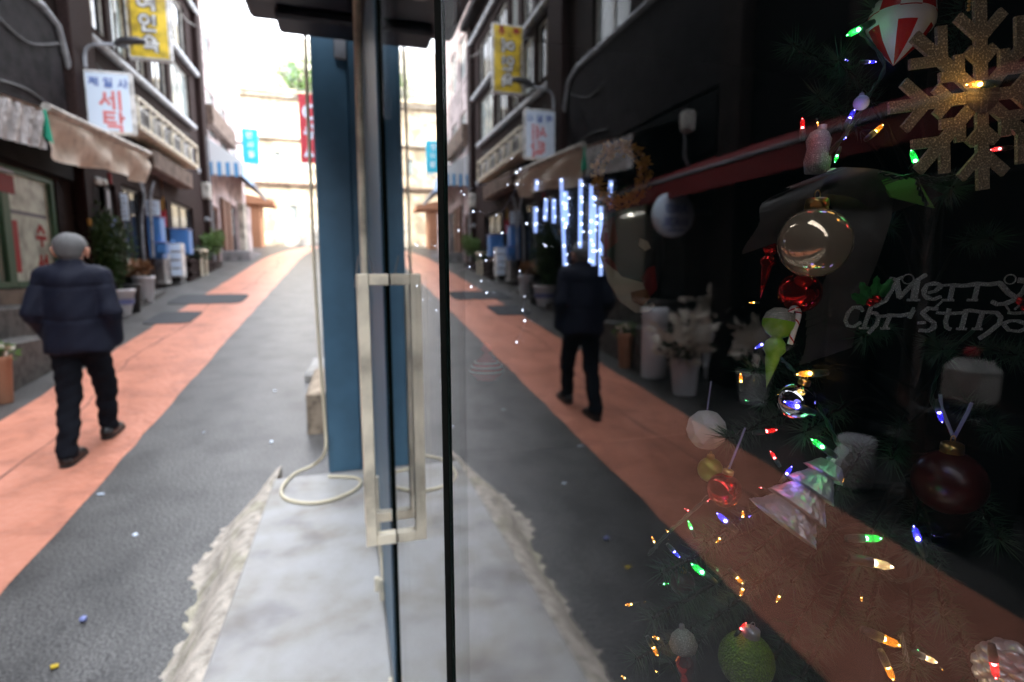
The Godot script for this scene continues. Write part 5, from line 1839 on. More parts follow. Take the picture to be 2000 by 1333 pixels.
	bulb(s, Vector3(0.2244, 1.0939, -0.4233), Vector3(0.2263, 1.0959, -0.4230), "red")
	bulb(s, Vector3(0.2460, 1.1224, -0.3784), Vector3(0.2434, 1.1228, -0.3793), "red")
	bulb(s, Vector3(0.2439, 1.1265, -0.4427), Vector3(0.2411, 1.1290, -0.4438), "red")
	bulb(s, Vector3(0.2493, 1.1943, -0.4077), Vector3(0.2515, 1.1934, -0.4069), "green")
	bulb(s, Vector3(0.1765, 1.0746, -0.4141), Vector3(0.1743, 1.0765, -0.4150), "amber")
	bulb(s, Vector3(0.2885, 1.4370, -0.3850), Vector3(0.2892, 1.4335, -0.3844), "amber")
	bulb(s, Vector3(0.3025, 1.4217, -0.3684), Vector3(0.3003, 1.4191, -0.3687), "blue")
	bulb(s, Vector3(0.2951, 1.4074, -0.3688), Vector3(0.2924, 1.4006, -0.3687), "green")
	bulb(s, Vector3(0.3219, 1.4933, -0.3928), Vector3(0.3244, 1.4920, -0.3919), "blue")
	bulb(s, Vector3(0.1718, 0.9321, -0.4183), Vector3(0.1700, 0.9341, -0.4190), "amber")
	bulb(s, Vector3(0.1522, 0.9115, -0.4425), Vector3(0.1484, 0.9140, -0.4439), "amber")
	bulb(s, Vector3(0.2722, 1.1497, -0.3215), Vector3(0.2721, 1.1461, -0.3211), "amber")
	bulb(s, Vector3(0.2481, 1.0879, -0.3944), Vector3(0.2504, 1.0888, -0.3939), "blue")
	bulb(s, Vector3(0.3139, 1.0218, -0.2822), Vector3(0.3146, 1.0203, -0.2818), "green")
	bulb(s, Vector3(0.3108, 1.0210, -0.2620), Vector3(0.3122, 1.0195, -0.2614), "amber")
	# green twisted wire between them
	var runs := [[Vector3(0.3090, 1.3891, -0.3412), Vector3(0.3146, 1.3830, -0.3283), Vector3(0.3264, 1.3850, -0.3250), Vector3(0.3411, 1.3815, -0.3202), Vector3(0.3563, 1.3839, -0.3159)], [Vector3(0.3228, 1.3916, -0.3269), Vector3(0.3264, 1.3850, -0.3250), Vector3(0.3283, 1.3740, -0.3230), Vector3(0.3439, 1.3635, -0.3276)], [Vector3(0.2294, 1.1022, -0.4229), Vector3(0.2052, 1.0803, -0.4273), Vector3(0.1859, 1.0632, -0.4309), Vector3(0.1740, 1.0387, -0.4418)], [Vector3(0.3262, 1.5127, -0.3835), Vector3(0.3444, 1.4852, -0.3745), Vector3(0.3311, 1.4594, -0.3752), Vector3(0.3068, 1.4309, -0.3683), Vector3(0.2961, 1.4011, -0.3887)], [Vector3(0.2517, 1.2461, -0.3926), Vector3(0.2559, 1.2416, -0.3908), Vector3(0.2644, 1.2371, -0.3876), Vector3(0.2575, 1.2249, -0.3566), Vector3(0.2647, 1.2022, -0.3410), Vector3(0.2795, 1.1694, -0.3324)], [Vector3(0.2914, 1.0843, -0.3074), Vector3(0.3197, 1.0627, -0.3067), Vector3(0.3398, 1.0710, -0.3018), Vector3(0.3287, 1.0985, -0.2981)], [Vector3(0.2919, 1.0413, -0.2807), Vector3(0.3046, 1.0171, -0.2843), Vector3(0.3054, 1.0065, -0.2828)], [Vector3(0.3475, 1.2017, -0.3057), Vector3(0.3625, 1.2084, -0.3231), Vector3(0.4072, 1.2375, -0.3451), Vector3(0.4700, 1.2720, -0.3518)]]
	for r in runs:
		var st := begin()
		var p := spline(r, 8)
		for k in 2:
			var q := []
			for i in p.size():
				q.append(p[i] + Vector3(sin(i * 1.1 + k * PI), cos(i * 1.1 + k * PI), 0) * 0.0012)
			tube(st, q, 0.0011, 5)
		obj("wire", st, M.wire_green, s)


func tree() -> void:
	var t := thing("christmas_tree", "dark green artificial Christmas tree close behind the shop window", "Christmas tree")
	var root: Vector3 = Vector3(0.7992, 1.1740, -0.6615)
	var st := begin()
	tube(st, [Vector3(root.x, 0.0, root.z), Vector3(root.x, 2.3, root.z)], [0.03, 0.012], 10)
	obj("trunk", st, M.bark, t)
	st = begin()
	for a in 4:
		bar(st, Vector3(root.x, 0.02, root.z), Vector3(root.x, 0.015, root.z) + Vector3(cos(a * TAU / 4 + 0.5), 0, sin(a * TAU / 4 + 0.5)) * 0.28, 0.025, 0.02)
	obj("stand", st, M.wire_green, t)
	var tips := [Vector3(0.1800, 1.0268, -0.4279), Vector3(0.1744, 0.9768, -0.4337), Vector3(0.1636, 0.9301, -0.4415), Vector3(0.2075, 1.0235, -0.3667), Vector3(0.2086, 1.0658, -0.4034), Vector3(0.1862, 1.0188, -0.3620), Vector3(0.1865, 1.0098, -0.4028), Vector3(0.1757, 0.9537, -0.3988), Vector3(0.2327, 0.9824, -0.3434), Vector3(0.3012, 1.0696, -0.3237), Vector3(0.2709, 1.0107, -0.3251), Vector3(0.2536, 1.0512, -0.3460), Vector3(0.3461, 1.0781, -0.3113), Vector3(0.3545, 1.0340, -0.2927), Vector3(0.4114, 1.0909, -0.2935), Vector3(0.3037, 1.0234, -0.3170), Vector3(0.2864, 1.1027, -0.3533), Vector3(0.2573, 1.1944, -0.3948), Vector3(0.2522, 1.1816, -0.3421), Vector3(0.3204, 1.2575, -0.3525), Vector3(0.3822, 1.2448, -0.3324), Vector3(0.4268, 1.3395, -0.3313), Vector3(0.3843, 1.3807, -0.3387), Vector3(0.3248, 1.4972, -0.4030), Vector3(0.3022, 1.5189, -0.4335), Vector3(0.3397, 1.5325, -0.3820), Vector3(0.4014, 1.5320, -0.3530), Vector3(0.2880, 1.3602, -0.4174), Vector3(0.2565, 1.2200, -0.4089), Vector3(0.2914, 1.1286, -0.3447), Vector3(0.4256, 1.1763, -0.3107), Vector3(0.3567, 1.1478, -0.3486), Vector3(0.3064, 1.4658, -0.4044), Vector3(0.2451, 1.1532, -0.4247), Vector3(0.2442, 1.0617, -0.3817), Vector3(0.3461, 1.3539, -0.3782), Vector3(0.3293, 0.9929, -0.2949), Vector3(0.3767, 0.9848, -0.2797), Vector3(0.2572, 0.9696, -0.3345), Vector3(0.4443, 1.2407, -0.3134)]
	var stem := begin()
	var places := []
	for q in tips:
		var tip: Vector3 = q
		var a := Vector3(root.x, tip.y - 0.1 + rng.randf_range(-0.05, 0.03), root.z)
		var mid := a.lerp(tip, 0.6) + Vector3(0, 0.035, 0)
		var p := spline([a, mid, tip], 10)
		tube(stem, p, 0.0022, 5)
		var ln := a.distance_to(tip)
		for k in 210:
			var u := 1.0 - pow(rng.randf(), 1.2) * minf(0.95, 0.2 / ln)
			var fi := u * (p.size() - 1.001)
			var i := int(fi)
			var pos: Vector3 = p[i].lerp(p[i + 1], fi - i)
			var dir: Vector3 = (p[i + 1] - p[i]).normalized()
			places.append([pos, dir])
	obj("branches", stem, M.bark, t)
	var nd := begin()
	flat(nd)
	for k in 3:
		var a := Vector3(cos(TAU * k / 3), 0, sin(TAU * k / 3)) * 0.0006
		var b := Vector3(cos(TAU * (k + 1) / 3), 0, sin(TAU * (k + 1) / 3)) * 0.0006
		tri(nd, a, b, Vector3(0, 0.022, 0.002), a + b)
	nd.generate_normals()
	var mm := MultiMesh.new()
	mm.transform_format = MultiMesh.TRANSFORM_3D
	mm.mesh = nd.commit()
	mm.instance_count = places.size()
	for i in places.size():
		var side := Vector3(rng.randfn(), rng.randfn(), rng.randfn())
		var dir: Vector3 = places[i][1]
		side = (side - dir * side.dot(dir)).normalized()
		var d := (dir * 0.75 + side).normalized()
		mm.set_instance_transform(i, Transform3D(frame_of(d).scaled(Vector3.ONE * rng.randf_range(0.7, 1.25)), places[i][0]))
	var mi := MultiMeshInstance3D.new()
	mi.name = "needles"
	mi.multimesh = mm
	mi.material_override = M.needle
	mi.set_meta("kind", "stuff")
	t.add_child(mi)


func finial(called: String, label: String, top: Vector3, tip: Vector3, prof: Array, mats: Array) -> void:
	# prof: lists of Vector2(radius, distance from the top) one list per part
	var l := top.distance_to(tip)
	var t := thing(called, label, "ornament", top)
	var b := frame_of(tip - top)
	for i in prof.size():
		var st := begin()
		var pr := []
		for p in prof[i]:
			pr.append(Vector2(p.x * l, p.y * l))
		lathe(st, Transform3D(b, Vector3.ZERO), pr, 24)
		obj(["cap", "body", "hook"][i], st, mats[i], t)


func face_basis() -> Basis:
	# axes of a thing hung facing the viewer's side of the window
	return Basis(Vector3.UP, -0.29)


func polar(e: float, a: float, r: float) -> Vector3:
	return Vector3(cos(e) * cos(a), sin(e), cos(e) * sin(a)) * r


func ornaments() -> void:
	var st: SurfaceTool
	var t := thing("champagne_ball", "large glossy champagne gold ball reflecting the street, highest ball at the ribbon", "ornament", Vector3(0.2494, 1.3334, -0.3414))
	fill_ball(t, 0.0265, M.champagne, M.gold)
	t = thing("red_ball", "glossy red ball hanging right under the large champagne ball", "ornament", Vector3(0.2610, 1.2947, -0.3645))
	fill_ball(t, 0.0169, M.ball_red, M.gold)
	t = thing("chrome_ball", "small mirror-like silver ball with a blue bulb before it", "ornament", Vector3(0.2396, 1.2098, -0.3390))
	fill_ball(t, 0.0146, M.chrome, M.gold, -0.4)
	t = thing("red_ball", "red ball with a gold cap left of the silver foil tree ornament", "ornament", Vector3(0.2273, 1.1126, -0.4038))
	fill_ball(t, 0.0155, M.ball_red, M.gold, -0.2)
	st = begin()
	tube(st, [Vector3(0, 0.02, 0), Vector3(0.008, 0.06, 0)], 0.0012, 5)
	obj("ribbon", st, M.ribbon_sheer, t)
	t = thing("olive_ball", "dull yellow green ball half hidden behind the red ball with gold cap", "ornament", Vector3(0.2344, 1.1205, -0.4342))
	fill_ball(t, 0.0120, M.ball_olive, M.gold)
	t = thing("green_glitter_ball", "lime green glitter ball with a silver cap near the bottom edge", "ornament", Vector3(0.2003, 0.9999, -0.3343))
	fill_ball(t, 0.0215, M.lime_glitter, M.silver_foil, -0.15)
	t = thing("dark_red_ball", "big dark red ball under an ornate gold cap at the right", "ornament", Vector3(0.3941, 1.1311, -0.3248))
	fill_ball(t, 0.0274, M.ball_red_matte, M.gold)
	st = begin()
	tube(st, [Vector3(0.3995, 1.1680, -0.3279) - t.position, Vector3(0.3902, 1.1952, -0.3342) - t.position, Vector3(0.3897, 1.2061, -0.3357) - t.position], 0.0016, 6)
	tube(st, [Vector3(0.3995, 1.1680, -0.3279) - t.position, Vector3(0.4121, 1.1908, -0.3271) - t.position, Vector3(0.4157, 1.1987, -0.3270) - t.position], 0.0016, 6)
	obj("ribbon", st, M.ribbon_sheer, t)
	t = thing("dark_red_ball", "small dark red ball deep in the lower left branches", "ornament", Vector3(0.2212, 0.9946, -0.4536))
	fill_ball(t, 0.0126, M.ball_red_matte, M.gold)
	t = thing("pearl_ball", "tiny pale violet ball on a peg above a blue bulb", "ornament", Vector3(0.3064, 1.4468, -0.3599))
	fill_ball(t, 0.0058, M.pearl_blue, M.pearl_blue)
	# faceted ball
	t = thing("faceted_ball", "white faceted paper ball behind a pine sprig left of the tree", "ornament", Vector3(0.2510, 1.1505, -0.4647))
	st = begin()
	flat(st)
	var r: float = 0.0205
	var ico := []
	for i in 6:
		for k in 8:
			var a0 := TAU * (k + 0.5 * (i % 2)) / 8
			var a1 := TAU * (k + 1 + 0.5 * (i % 2)) / 8
			var am := (a0 + a1) / 2
			var e0 := deg_to_rad(-90.0 + 30.0 * i)
			var e1 := deg_to_rad(-90.0 + 30.0 * (i + 1))
			var p0: Vector3 = polar(e0, a0, r)
			var p1: Vector3 = polar(e0, a1, r)
			var q0: Vector3 = polar(e1, am, r)
			var q1: Vector3 = polar(e1, am + TAU / 8, r)
			tri(st, p0, p1, q0, p0 + q0)
			tri(st, p1, q1, q0, p1 + q0)
	obj("shell", st, M.facet_white, t)
	st = begin()
	tube(st, [Vector3(0, r, 0), Vector3(0.003, r + 0.03, 0)], 0.001, 5)
	obj("thread", st, M.ribbon_sheer, t)
	# finials
	finial("red_finial", "slim red drop finial with a white cap beside the champagne ball", Vector3(0.2573, 1.3431, -0.3928), Vector3(0.2437, 1.2878, -0.3898), [[Vector2(0.0, 0.0), Vector2(0.08, 0.02), Vector2(0.1, 0.08), Vector2(0.1, 0.11)], [Vector2(0.1, 0.11), Vector2(0.13, 0.2), Vector2(0.1, 0.28), Vector2(0.05, 0.31), Vector2(0.11, 0.38), Vector2(0.12, 0.44), Vector2(0.07, 0.5), Vector2(0.075, 0.55), Vector2(0.04, 0.75), Vector2(0, 1)]], [M.cap_white, M.ball_red])
	finial("green_finial", "green drop finial with a pale dome cap, left of the candy cane", Vector3(0.2472, 1.2820, -0.3670), Vector3(0.2313, 1.2156, -0.3632), [[Vector2(0.0, 0.0), Vector2(0.1, 0.02), Vector2(0.17, 0.08), Vector2(0.2, 0.17)], [Vector2(0.2, 0.17), Vector2(0.19, 0.25), Vector2(0.13, 0.33), Vector2(0.06, 0.37), Vector2(0.11, 0.43), Vector2(0.13, 0.52), Vector2(0.08, 0.6), Vector2(0.085, 0.63), Vector2(0.04, 0.82), Vector2(0, 1)]], [M.cap_white, M.lime])
	finial("mushroom_finial", "red finial with a cream mushroom cap at the lower left", Vector3(0.1741, 0.9994, -0.3841), Vector3(0.1763, 0.9478, -0.3769), [[Vector2(0.0, 0.0), Vector2(0.09, 0.03), Vector2(0.19, 0.13), Vector2(0.235, 0.27), Vector2(0.2, 0.37), Vector2(0.05, 0.38)], [Vector2(0.1, 0.38), Vector2(0.09, 0.46), Vector2(0.15, 0.56), Vector2(0.14, 0.7), Vector2(0.07, 0.76), Vector2(0.1, 0.84), Vector2(0.09, 0.92), Vector2(0, 1.0)], [Vector2(0.03, -0.08), Vector2(0.045, -0.06), Vector2(0.045, 0.0)]], [M.cap_white, M.ball_red, M.silver_foil])
	# candy cane
	t = thing("candy_cane", "red and white striped candy cane hanging beside the green finial", "ornament")
	var cp := [Vector3(0.2438, 1.2531, -0.3538), Vector3(0.2473, 1.2638, -0.3541), Vector3(0.2508, 1.2741, -0.3544), Vector3(0.2514, 1.2786, -0.3548), Vector3(0.2499, 1.2819, -0.3557), Vector3(0.2471, 1.2819, -0.3565), Vector3(0.2454, 1.2786, -0.3566)]
	st = begin()
	tube(st, spline(cp, 5), 0.0022, 10)
	obj("stick", st, M.candy_white, t)
	st = begin()
	var sp := spline(cp, 12)
	var hel := []
	for i in sp.size():
		hel.append(sp[i] + Vector3(cos(i * 0.42), 0.3 * sin(i * 0.42), sin(i * 0.42)) * 0.0017)
	tube(st, hel, 0.0008, 6)
	obj("stripe", st, M.candy_red, t)
	# silver foil tree
	t = thing("foil_tree", "crumpled silver foil tree ornament hanging tilted by a blue bulb", "ornament")
	var ap: Vector3 = Vector3(0.2677, 1.1653, -0.3249)
	var bp: Vector3 = Vector3(0.2234, 1.1138, -0.3315)
	var fb := frame_of(bp - ap)
	var fl := ap.distance_to(bp)
	st = begin()
	smooth(st)
	var nz := FastNoiseLite.new()
	nz.seed = 31
	nz.frequency = 1.0
	var grid := []
	for i in 91:
		var u := i / 90.0
		var tier := fposmod(u * 4.0, 1.0)
		var rad := (0.1 + 0.32 * u + 0.1 * tier * (1.0 if u < 1 else 0.0)) * fl * (0.25 if u < 0.08 else 1.0)
		var row := []
		for k in 72:
			var a := TAU * k / 72
			var rr := rad * (1.0 + 0.1 * absf(sin(a * 4.0 + floor(u * 4.0) * 1.7)) * tier + 0.12 * nz.get_noise_3d(cos(a) * 2.2, u * 7.0, sin(a) * 2.2) - 0.11 * pow(absf(nz.get_noise_3d(cos(a) * 3.4 + 9.0, u * 8.0, sin(a) * 3.4)), 0.6))
			row.append(ap + fb * Vector3(cos(a) * rr, u * fl, sin(a) * rr * 0.5))
		grid.append(row)
	for i in 90:
		for k in 72:
			var k2 := (k + 1) % 72
			quad(st, grid[i][k], grid[i][k2], grid[i + 1][k2], grid[i + 1][k], grid[i][k] - ap.lerp(bp, i / 90.0))
	for k in 72:
		tri(st, grid[90][k], grid[90][(k + 1) % 72], bp, bp - ap)
	obj("foil_body", st, M.silver_foil, t)
	st = begin()
	lathe(st, Transform3D(fb, ap), [Vector2(0.0, -0.012), Vector2(0.004, -0.011), Vector2(0.005, 0.0), Vector2(0.006, 0.006)], 12)
	obj("cap", st, M.clear_plastic, t)
	# silver pine cone
	t = thing("silver_cone", "shiny silver pine cone with a red bulb before it in the lower right corner", "ornament", Vector3(0.3583, 1.0189, -0.2475))
	var cr: float = 0.0233
	for k in 58:
		var y := 1.0 - 2.0 * (k + 0.5) / 58
		var a := k * 2.39996
		var d := Vector3(cos(a) * sqrt(1 - y * y), y, sin(a) * sqrt(1 - y * y))
		st = begin()
		var sb := frame_of((d + Vector3(0, -0.5, 0)).normalized())
		lathe(st, Transform3D(Basis(sb.x * 1.2, sb.y, sb.z * 0.55), d * cr * 0.62), arc(cr * 0.3, 6, -90, 90, 0, 1.25), 10)
		obj("cone_scale", st, M.silver_foil, t)
	# wooden snowflake
	var c: Vector3 = Vector3(0.3528, 1.4383, -0.3029)
	t = thing("snowflake", "large flat wooden snowflake with glitter hanging at the upper right", "ornament", c)
	t.basis = face_basis()
	var u: float = 0.0004
	st = begin()
	for k in 8:
		var bs := Basis(Vector3.BACK, TAU * k / 8 + 0.12)
		prism(st, stroke_poly([Vector2(8, 0) * u, Vector2(168, 0) * u], 21.0 * u), (k % 4) * 0.00012, 0.003 + (k % 4) * 0.00012, Transform3D(bs, Vector3.ZERO))
		for s in [-1.0, 1.0]:
			for q in [[58, 34], [100, 56]]:
				prism(st, stroke_poly([Vector2(q[0], 0) * u, Vector2(q[0] + q[1] * 0.74, s * q[1] * 0.74) * u], 18.0 * u), 0.0006 + (k % 4) * 0.00011 + 0.00004 * s, 0.0034 + (k % 4) * 0.00011 + 0.00004 * s, Transform3D(bs, Vector3.ZERO))
	lathe(st, Transform3D(Basis(Vector3.RIGHT, PI / 2), Vector3(0, 0, 0.0)), [Vector2(0, -0.0003), Vector2(30 * u, -0.0003), Vector2(30 * u, 0.0042), Vector2(0, 0.0042)], 16)
	obj("flake", st, M.wood_glitter, t)
	st = begin()
	for i in 9:
		ball(st, Vector3(-36 * u, (150 + i * 7.0) * u, 0.001), 3.2 * u, 4)
	obj("chain", st, M.gold, t)
	# balloon ornament
	t = thing("balloon_ornament", "red and white hot-air balloon ornament at the top of the tree", "ornament", Vector3(0.3588, 1.5188, -0.3745))
	t.rotation.z = -0.12
	var br: float = 0.0247
	var prof := [Vector2(0.02, -1.36), Vector2(0.3, -1.08), Vector2(0.66, -0.68), Vector2(0.93, -0.2), Vector2(1.0, 0.2), Vector2(0.92, 0.6), Vector2(0.68, 0.9), Vector2(0.36, 1.08), Vector2(0.0, 1.13)]
	for k in 10:
		for band in 2:
			st = begin()
			smooth(st)
			for i in range(0 if band == 0 else 4, 4 if band == 0 else 8):
				for j in 3:
					var a0 := TAU * (k + j / 3.0) / 10
					var a1 := TAU * (k + (j + 1) / 3.0) / 10
					var p: Vector2 = prof[i] * br
					var q: Vector2 = prof[i + 1] * br
					quad(st, Vector3(cos(a0) * p.x, p.y, sin(a0) * p.x), Vector3(cos(a1) * p.x, p.y, sin(a1) * p.x), Vector3(cos(a1) * q.x, q.y, sin(a1) * q.x), Vector3(cos(a0) * q.x, q.y, sin(a0) * q.x), Vector3(cos(a0), 0, sin(a0)))
			obj("balloon_panel", st, M.candy_red if (k + band) % 2 else M.candy_white, t)
	st = begin()
	lathe(st, Transform3D.IDENTITY, [Vector2(0.935, -0.24) * br, Vector2(1.005, -0.08) * br, Vector2(1.012, 0.1) * br, Vector2(0.99, 0.18) * br], 30)
	obj("belt", st, M.candy_white, t)
	# glittery clear bottle-shaped ornament
	t = thing("glitter_dome", "clear glittery bell-shaped ornament below the red bulb", "ornament", Vector3(0.2965, 1.4143, -0.3903))
	st = begin()
	var gu: float = 0.0004
	lathe(st, Transform3D.IDENTITY, [Vector2(4, -48) * gu, Vector2(24, -44) * gu, Vector2(27, -20) * gu, Vector2(22, 6) * gu, Vector2(25, 24) * gu, Vector2(18, 40) * gu, Vector2(8, 46) * gu], 24)
	obj("dome", st, M.silver_glitter, t)
	st = begin()
	lathe(st, Transform3D(Basis.IDENTITY, Vector3(0.003, 46 * gu, 0)), [Vector2(9, 0) * gu, Vector2(9, 10) * gu, Vector2(0, 12) * gu], 14)
	obj("cap", st, M.silver_foil, t)
	t = thing("white_bead", "plain white bead ornament just above the brown ribbon", "ornament", Vector3(0.2995, 1.3928, -0.3761))
	st = begin()
	ball(st, Vector3.ZERO, 0.0056, 8)
	obj("bead", st, M.candy_white, t)
	# silver Merry Christmas sign
	var w := 0.42
	t = thing("greeting_sign", "silver glitter Merry Christmas lettering with holly at its left end", "sign", Vector3(0.3493, 1.2858, -0.3055))
	t.basis = face_basis()
	var pu: float = 0.0004
	# each letter as strokes [width, points...] in half-millimetre-like units, joined at the tops as in the cut metal
	var script := [
		[[28, 530, 270, 600, 290, 660, 262], [46, 600, 300, 645, 480], [34, 640, 485, 780, 325], [60, 812, 300, 800, 495], [30, 800, 305, 870, 262, 908, 236], [28, 590, 330, 545, 420, 500, 510, 385, 575], [25, 735, 505, 857, 505]],
		[[28, 1085, 470, 1010, 500, 940, 490, 905, 450, 893, 400, 925, 345, 1000, 322, 1060, 337, 1075, 372, 1020, 412, 950, 428]],
		[[26, 1070, 352, 1205, 344], [36, 1207, 335, 1185, 500], [26, 1105, 507, 1222, 507], [40, 1205, 347, 1300, 356, 1385, 349]],
		[[36, 1470, 335, 1445, 500], [26, 1376, 507, 1477, 507], [42, 1383, 347, 1470, 333, 1590, 342, 1705, 326]],
		[[50, 1698, 327, 1800, 430, 1885, 485], [38, 1992, 340, 1955, 430, 1885, 500, 1785, 548, 1690, 552, 1638, 523], [56, 1900, 298, 1985, 306], [30, 1985, 300, 2080, 330]],
		[[28, 265, 625, 235, 577, 160, 580, 105, 640, 85, 720, 112, 780, 180, 790, 252, 742]],
		[[34, 352, 565, 290, 792], [22, 243, 806, 337, 806], [32, 325, 642, 400, 642, 440, 682, 420, 770, 343, 862]],
		[[30, 440, 682, 545, 672], [34, 562, 668, 515, 800], [22, 473, 811, 562, 811], [36, 540, 667, 680, 672, 772, 652]],
		[[34, 808, 605, 768, 700], [46, 800, 606, 812, 604]],
		[[36, 1062, 602, 965, 592, 903, 642, 962, 702, 1040, 752, 1050, 800, 980, 836, 888, 830], [28, 868, 752, 942, 746]],
		[[34, 1187, 598, 1160, 740, 1180, 802, 1222, 822], [30, 1060, 642, 1187, 652, 1352, 641]],
		[[36, 1350, 627, 1420, 617, 1540, 637, 1700, 642, 1750, 692, 1740, 762, 1640, 852, 1543, 922], [36, 1367, 640, 1340, 812], [36, 1547, 650, 1515, 812], [24, 1293, 817, 1387, 817], [24, 1463, 817, 1557, 817]],
		[[28, 1780, 762, 1850, 732, 1950, 730, 2030, 770, 2040, 820], [30, 1790, 772, 1850, 832, 1960, 846, 2040, 815, 2100, 845]],
		[[32, 1828, 642, 1900, 652, 2010, 640, 2090, 690, 2150, 760, 2120, 830, 2060, 850]]]
	for strokes in script:
		st = begin()
		var n := 0
		for s in strokes:
			var pk := PackedVector2Array()
			for i in range(1, s.size(), 2):
				pk.append(Vector2(1640.0 + s[i] / 5.553 - 1860.0, 100.0 - s[i + 1] / 5.553) * pu)
			var out := Geometry2D.offset_polyline(pk, s[0] / 5.553 / 2 * pu, Geometry2D.JOIN_ROUND, Geometry2D.END_ROUND)
			prism(st, out[0], -0.00006 * n, 0.0018 + 0.00006 * n, Transform3D.IDENTITY)
			n += 1
		obj("letter", st, M.silver_glitter, t)
	st = begin()
	for q in [[-20, 6, -32, -6, 2.6], [104, -2, 112, -12, 2.4], [122, -10, 130, -2, 2.4]]:
		bar(st, Vector3(q[0], q[1], 0.2) * pu, Vector3(q[2], q[3], 0.2) * pu, q[4] * pu, 3.0 * pu)
	for q in [[-89, 49], [107, 48]]:
		var ring := []
		for i in 17:
			ring.append(Vector3(q[0] + 11 * cos(TAU * i / 16), q[1] + 9 * sin(TAU * i / 16), 0.5) * pu)
		tube(st, ring, 1.2 * pu, 6, false)
	obj("linking_bar", st, M.silver_glitter, t)
	for q in [[-147, 11, 1], [-160, 4, 0], [126, 7, 1], [139, -6, 0]]:
		st = begin()
		ball(st, Vector3(q[0], q[1], 3) * pu, 8 * pu, 7)
		obj("berry", st, M.ball_red, t)
	for q in [[-158, 10, 2.2], [-148, 14, 1.65], [-160, 4, 2.75], [-140, 14, 1.1]]:
		st = begin()
		flat(st)
		var dv := Vector3(cos(q[2]), sin(q[2]), 0.1)
		var nv := Vector3(-sin(q[2]), cos(q[2]), 0)
		var o := Vector3(q[0], q[1], -1.0)
		var prev := []
		for i in 7:
			var s: float = i / 6.0
			var hw: float = (9.0 * sin(PI * pow(s, 0.8)) + (3.0 if i % 2 and i < 6 else 0.0))
			var row := [(o + dv * 42.0 * s + nv * hw) * pu, (o + dv * 42.0 * s + Vector3(0, 0, 3.0)) * pu, (o + dv * 42.0 * s - nv * hw) * pu]
			if i:
				quad(st, prev[0], prev[1], row[1], row[0], Vector3.BACK)
				quad(st, prev[1], prev[2], row[2], row[1], Vector3.BACK)
			prev = row
		obj("holly_leaf", st, M.holly, t)
	# brown ribbon bow round the champagne ball, green felt leaf
	t = thing("brown_ribbon", "wide dark brown satin ribbon draped round the champagne ball", "ribbon")
	for q in [[Vector3(0.2707, 1.3863, -0.3628), Vector3(0.2466, 1.3765, -0.3582), Vector3(0.2363, 1.3572, -0.3589), Vector3(0.2341, 1.3336, -0.3670)], [Vector3(0.2750, 1.3888, -0.3724), Vector3(0.2945, 1.3847, -0.3555), Vector3(0.3180, 1.3782, -0.3477), Vector3(0.3554, 1.3660, -0.3454)], [Vector3(0.3080, 1.3842, -0.3725), Vector3(0.3146, 1.3595, -0.3568), Vector3(0.3031, 1.3175, -0.3548), Vector3(0.2985, 1.2833, -0.3624), Vector3(0.2959, 1.2388, -0.3679)]]:
		st = begin()
		smooth(st)
		var p := spline(q, 8)
		for i in p.size() - 1:
			var side := Vector3(0.02, 0.008, 0.008)
			var fold := Vector3(0, 0, 0.004 * sin(i * 0.5))
			quad(st, p[i] - side + fold, p[i] + side, p[i + 1] + side, p[i + 1] - side + fold, Vector3.BACK)
			quad(st, p[i] - side + fold - Vector3(0, 0, 0.001), p[i] + side - Vector3(0, 0, 0.001), p[i + 1] + side - Vector3(0, 0, 0.001), p[i + 1] - side + fold - Vector3(0, 0, 0.001), Vector3.FORWARD)
		obj("ribbon_loop", st, M.ribbon_brown, t)
	st = begin()
	var lp := PackedVector2Array([Vector2(-42, 14), Vector2(-10, 26), Vector2(30, 16), Vector2(48, -8), Vector2(70, -40), Vector2(30, -30), Vector2(-20, -18)])
	for i in lp.size():
		lp[i] *= pu
	prism(st, lp, 0, 0.002, Transform3D(face_basis(), Vector3(0.3339, 1.3782, -0.3429)))
	tag(obj("felt_leaf", st, M.felt_green), "green felt leaf lit by a green bulb beneath the snowflake", "ornament")


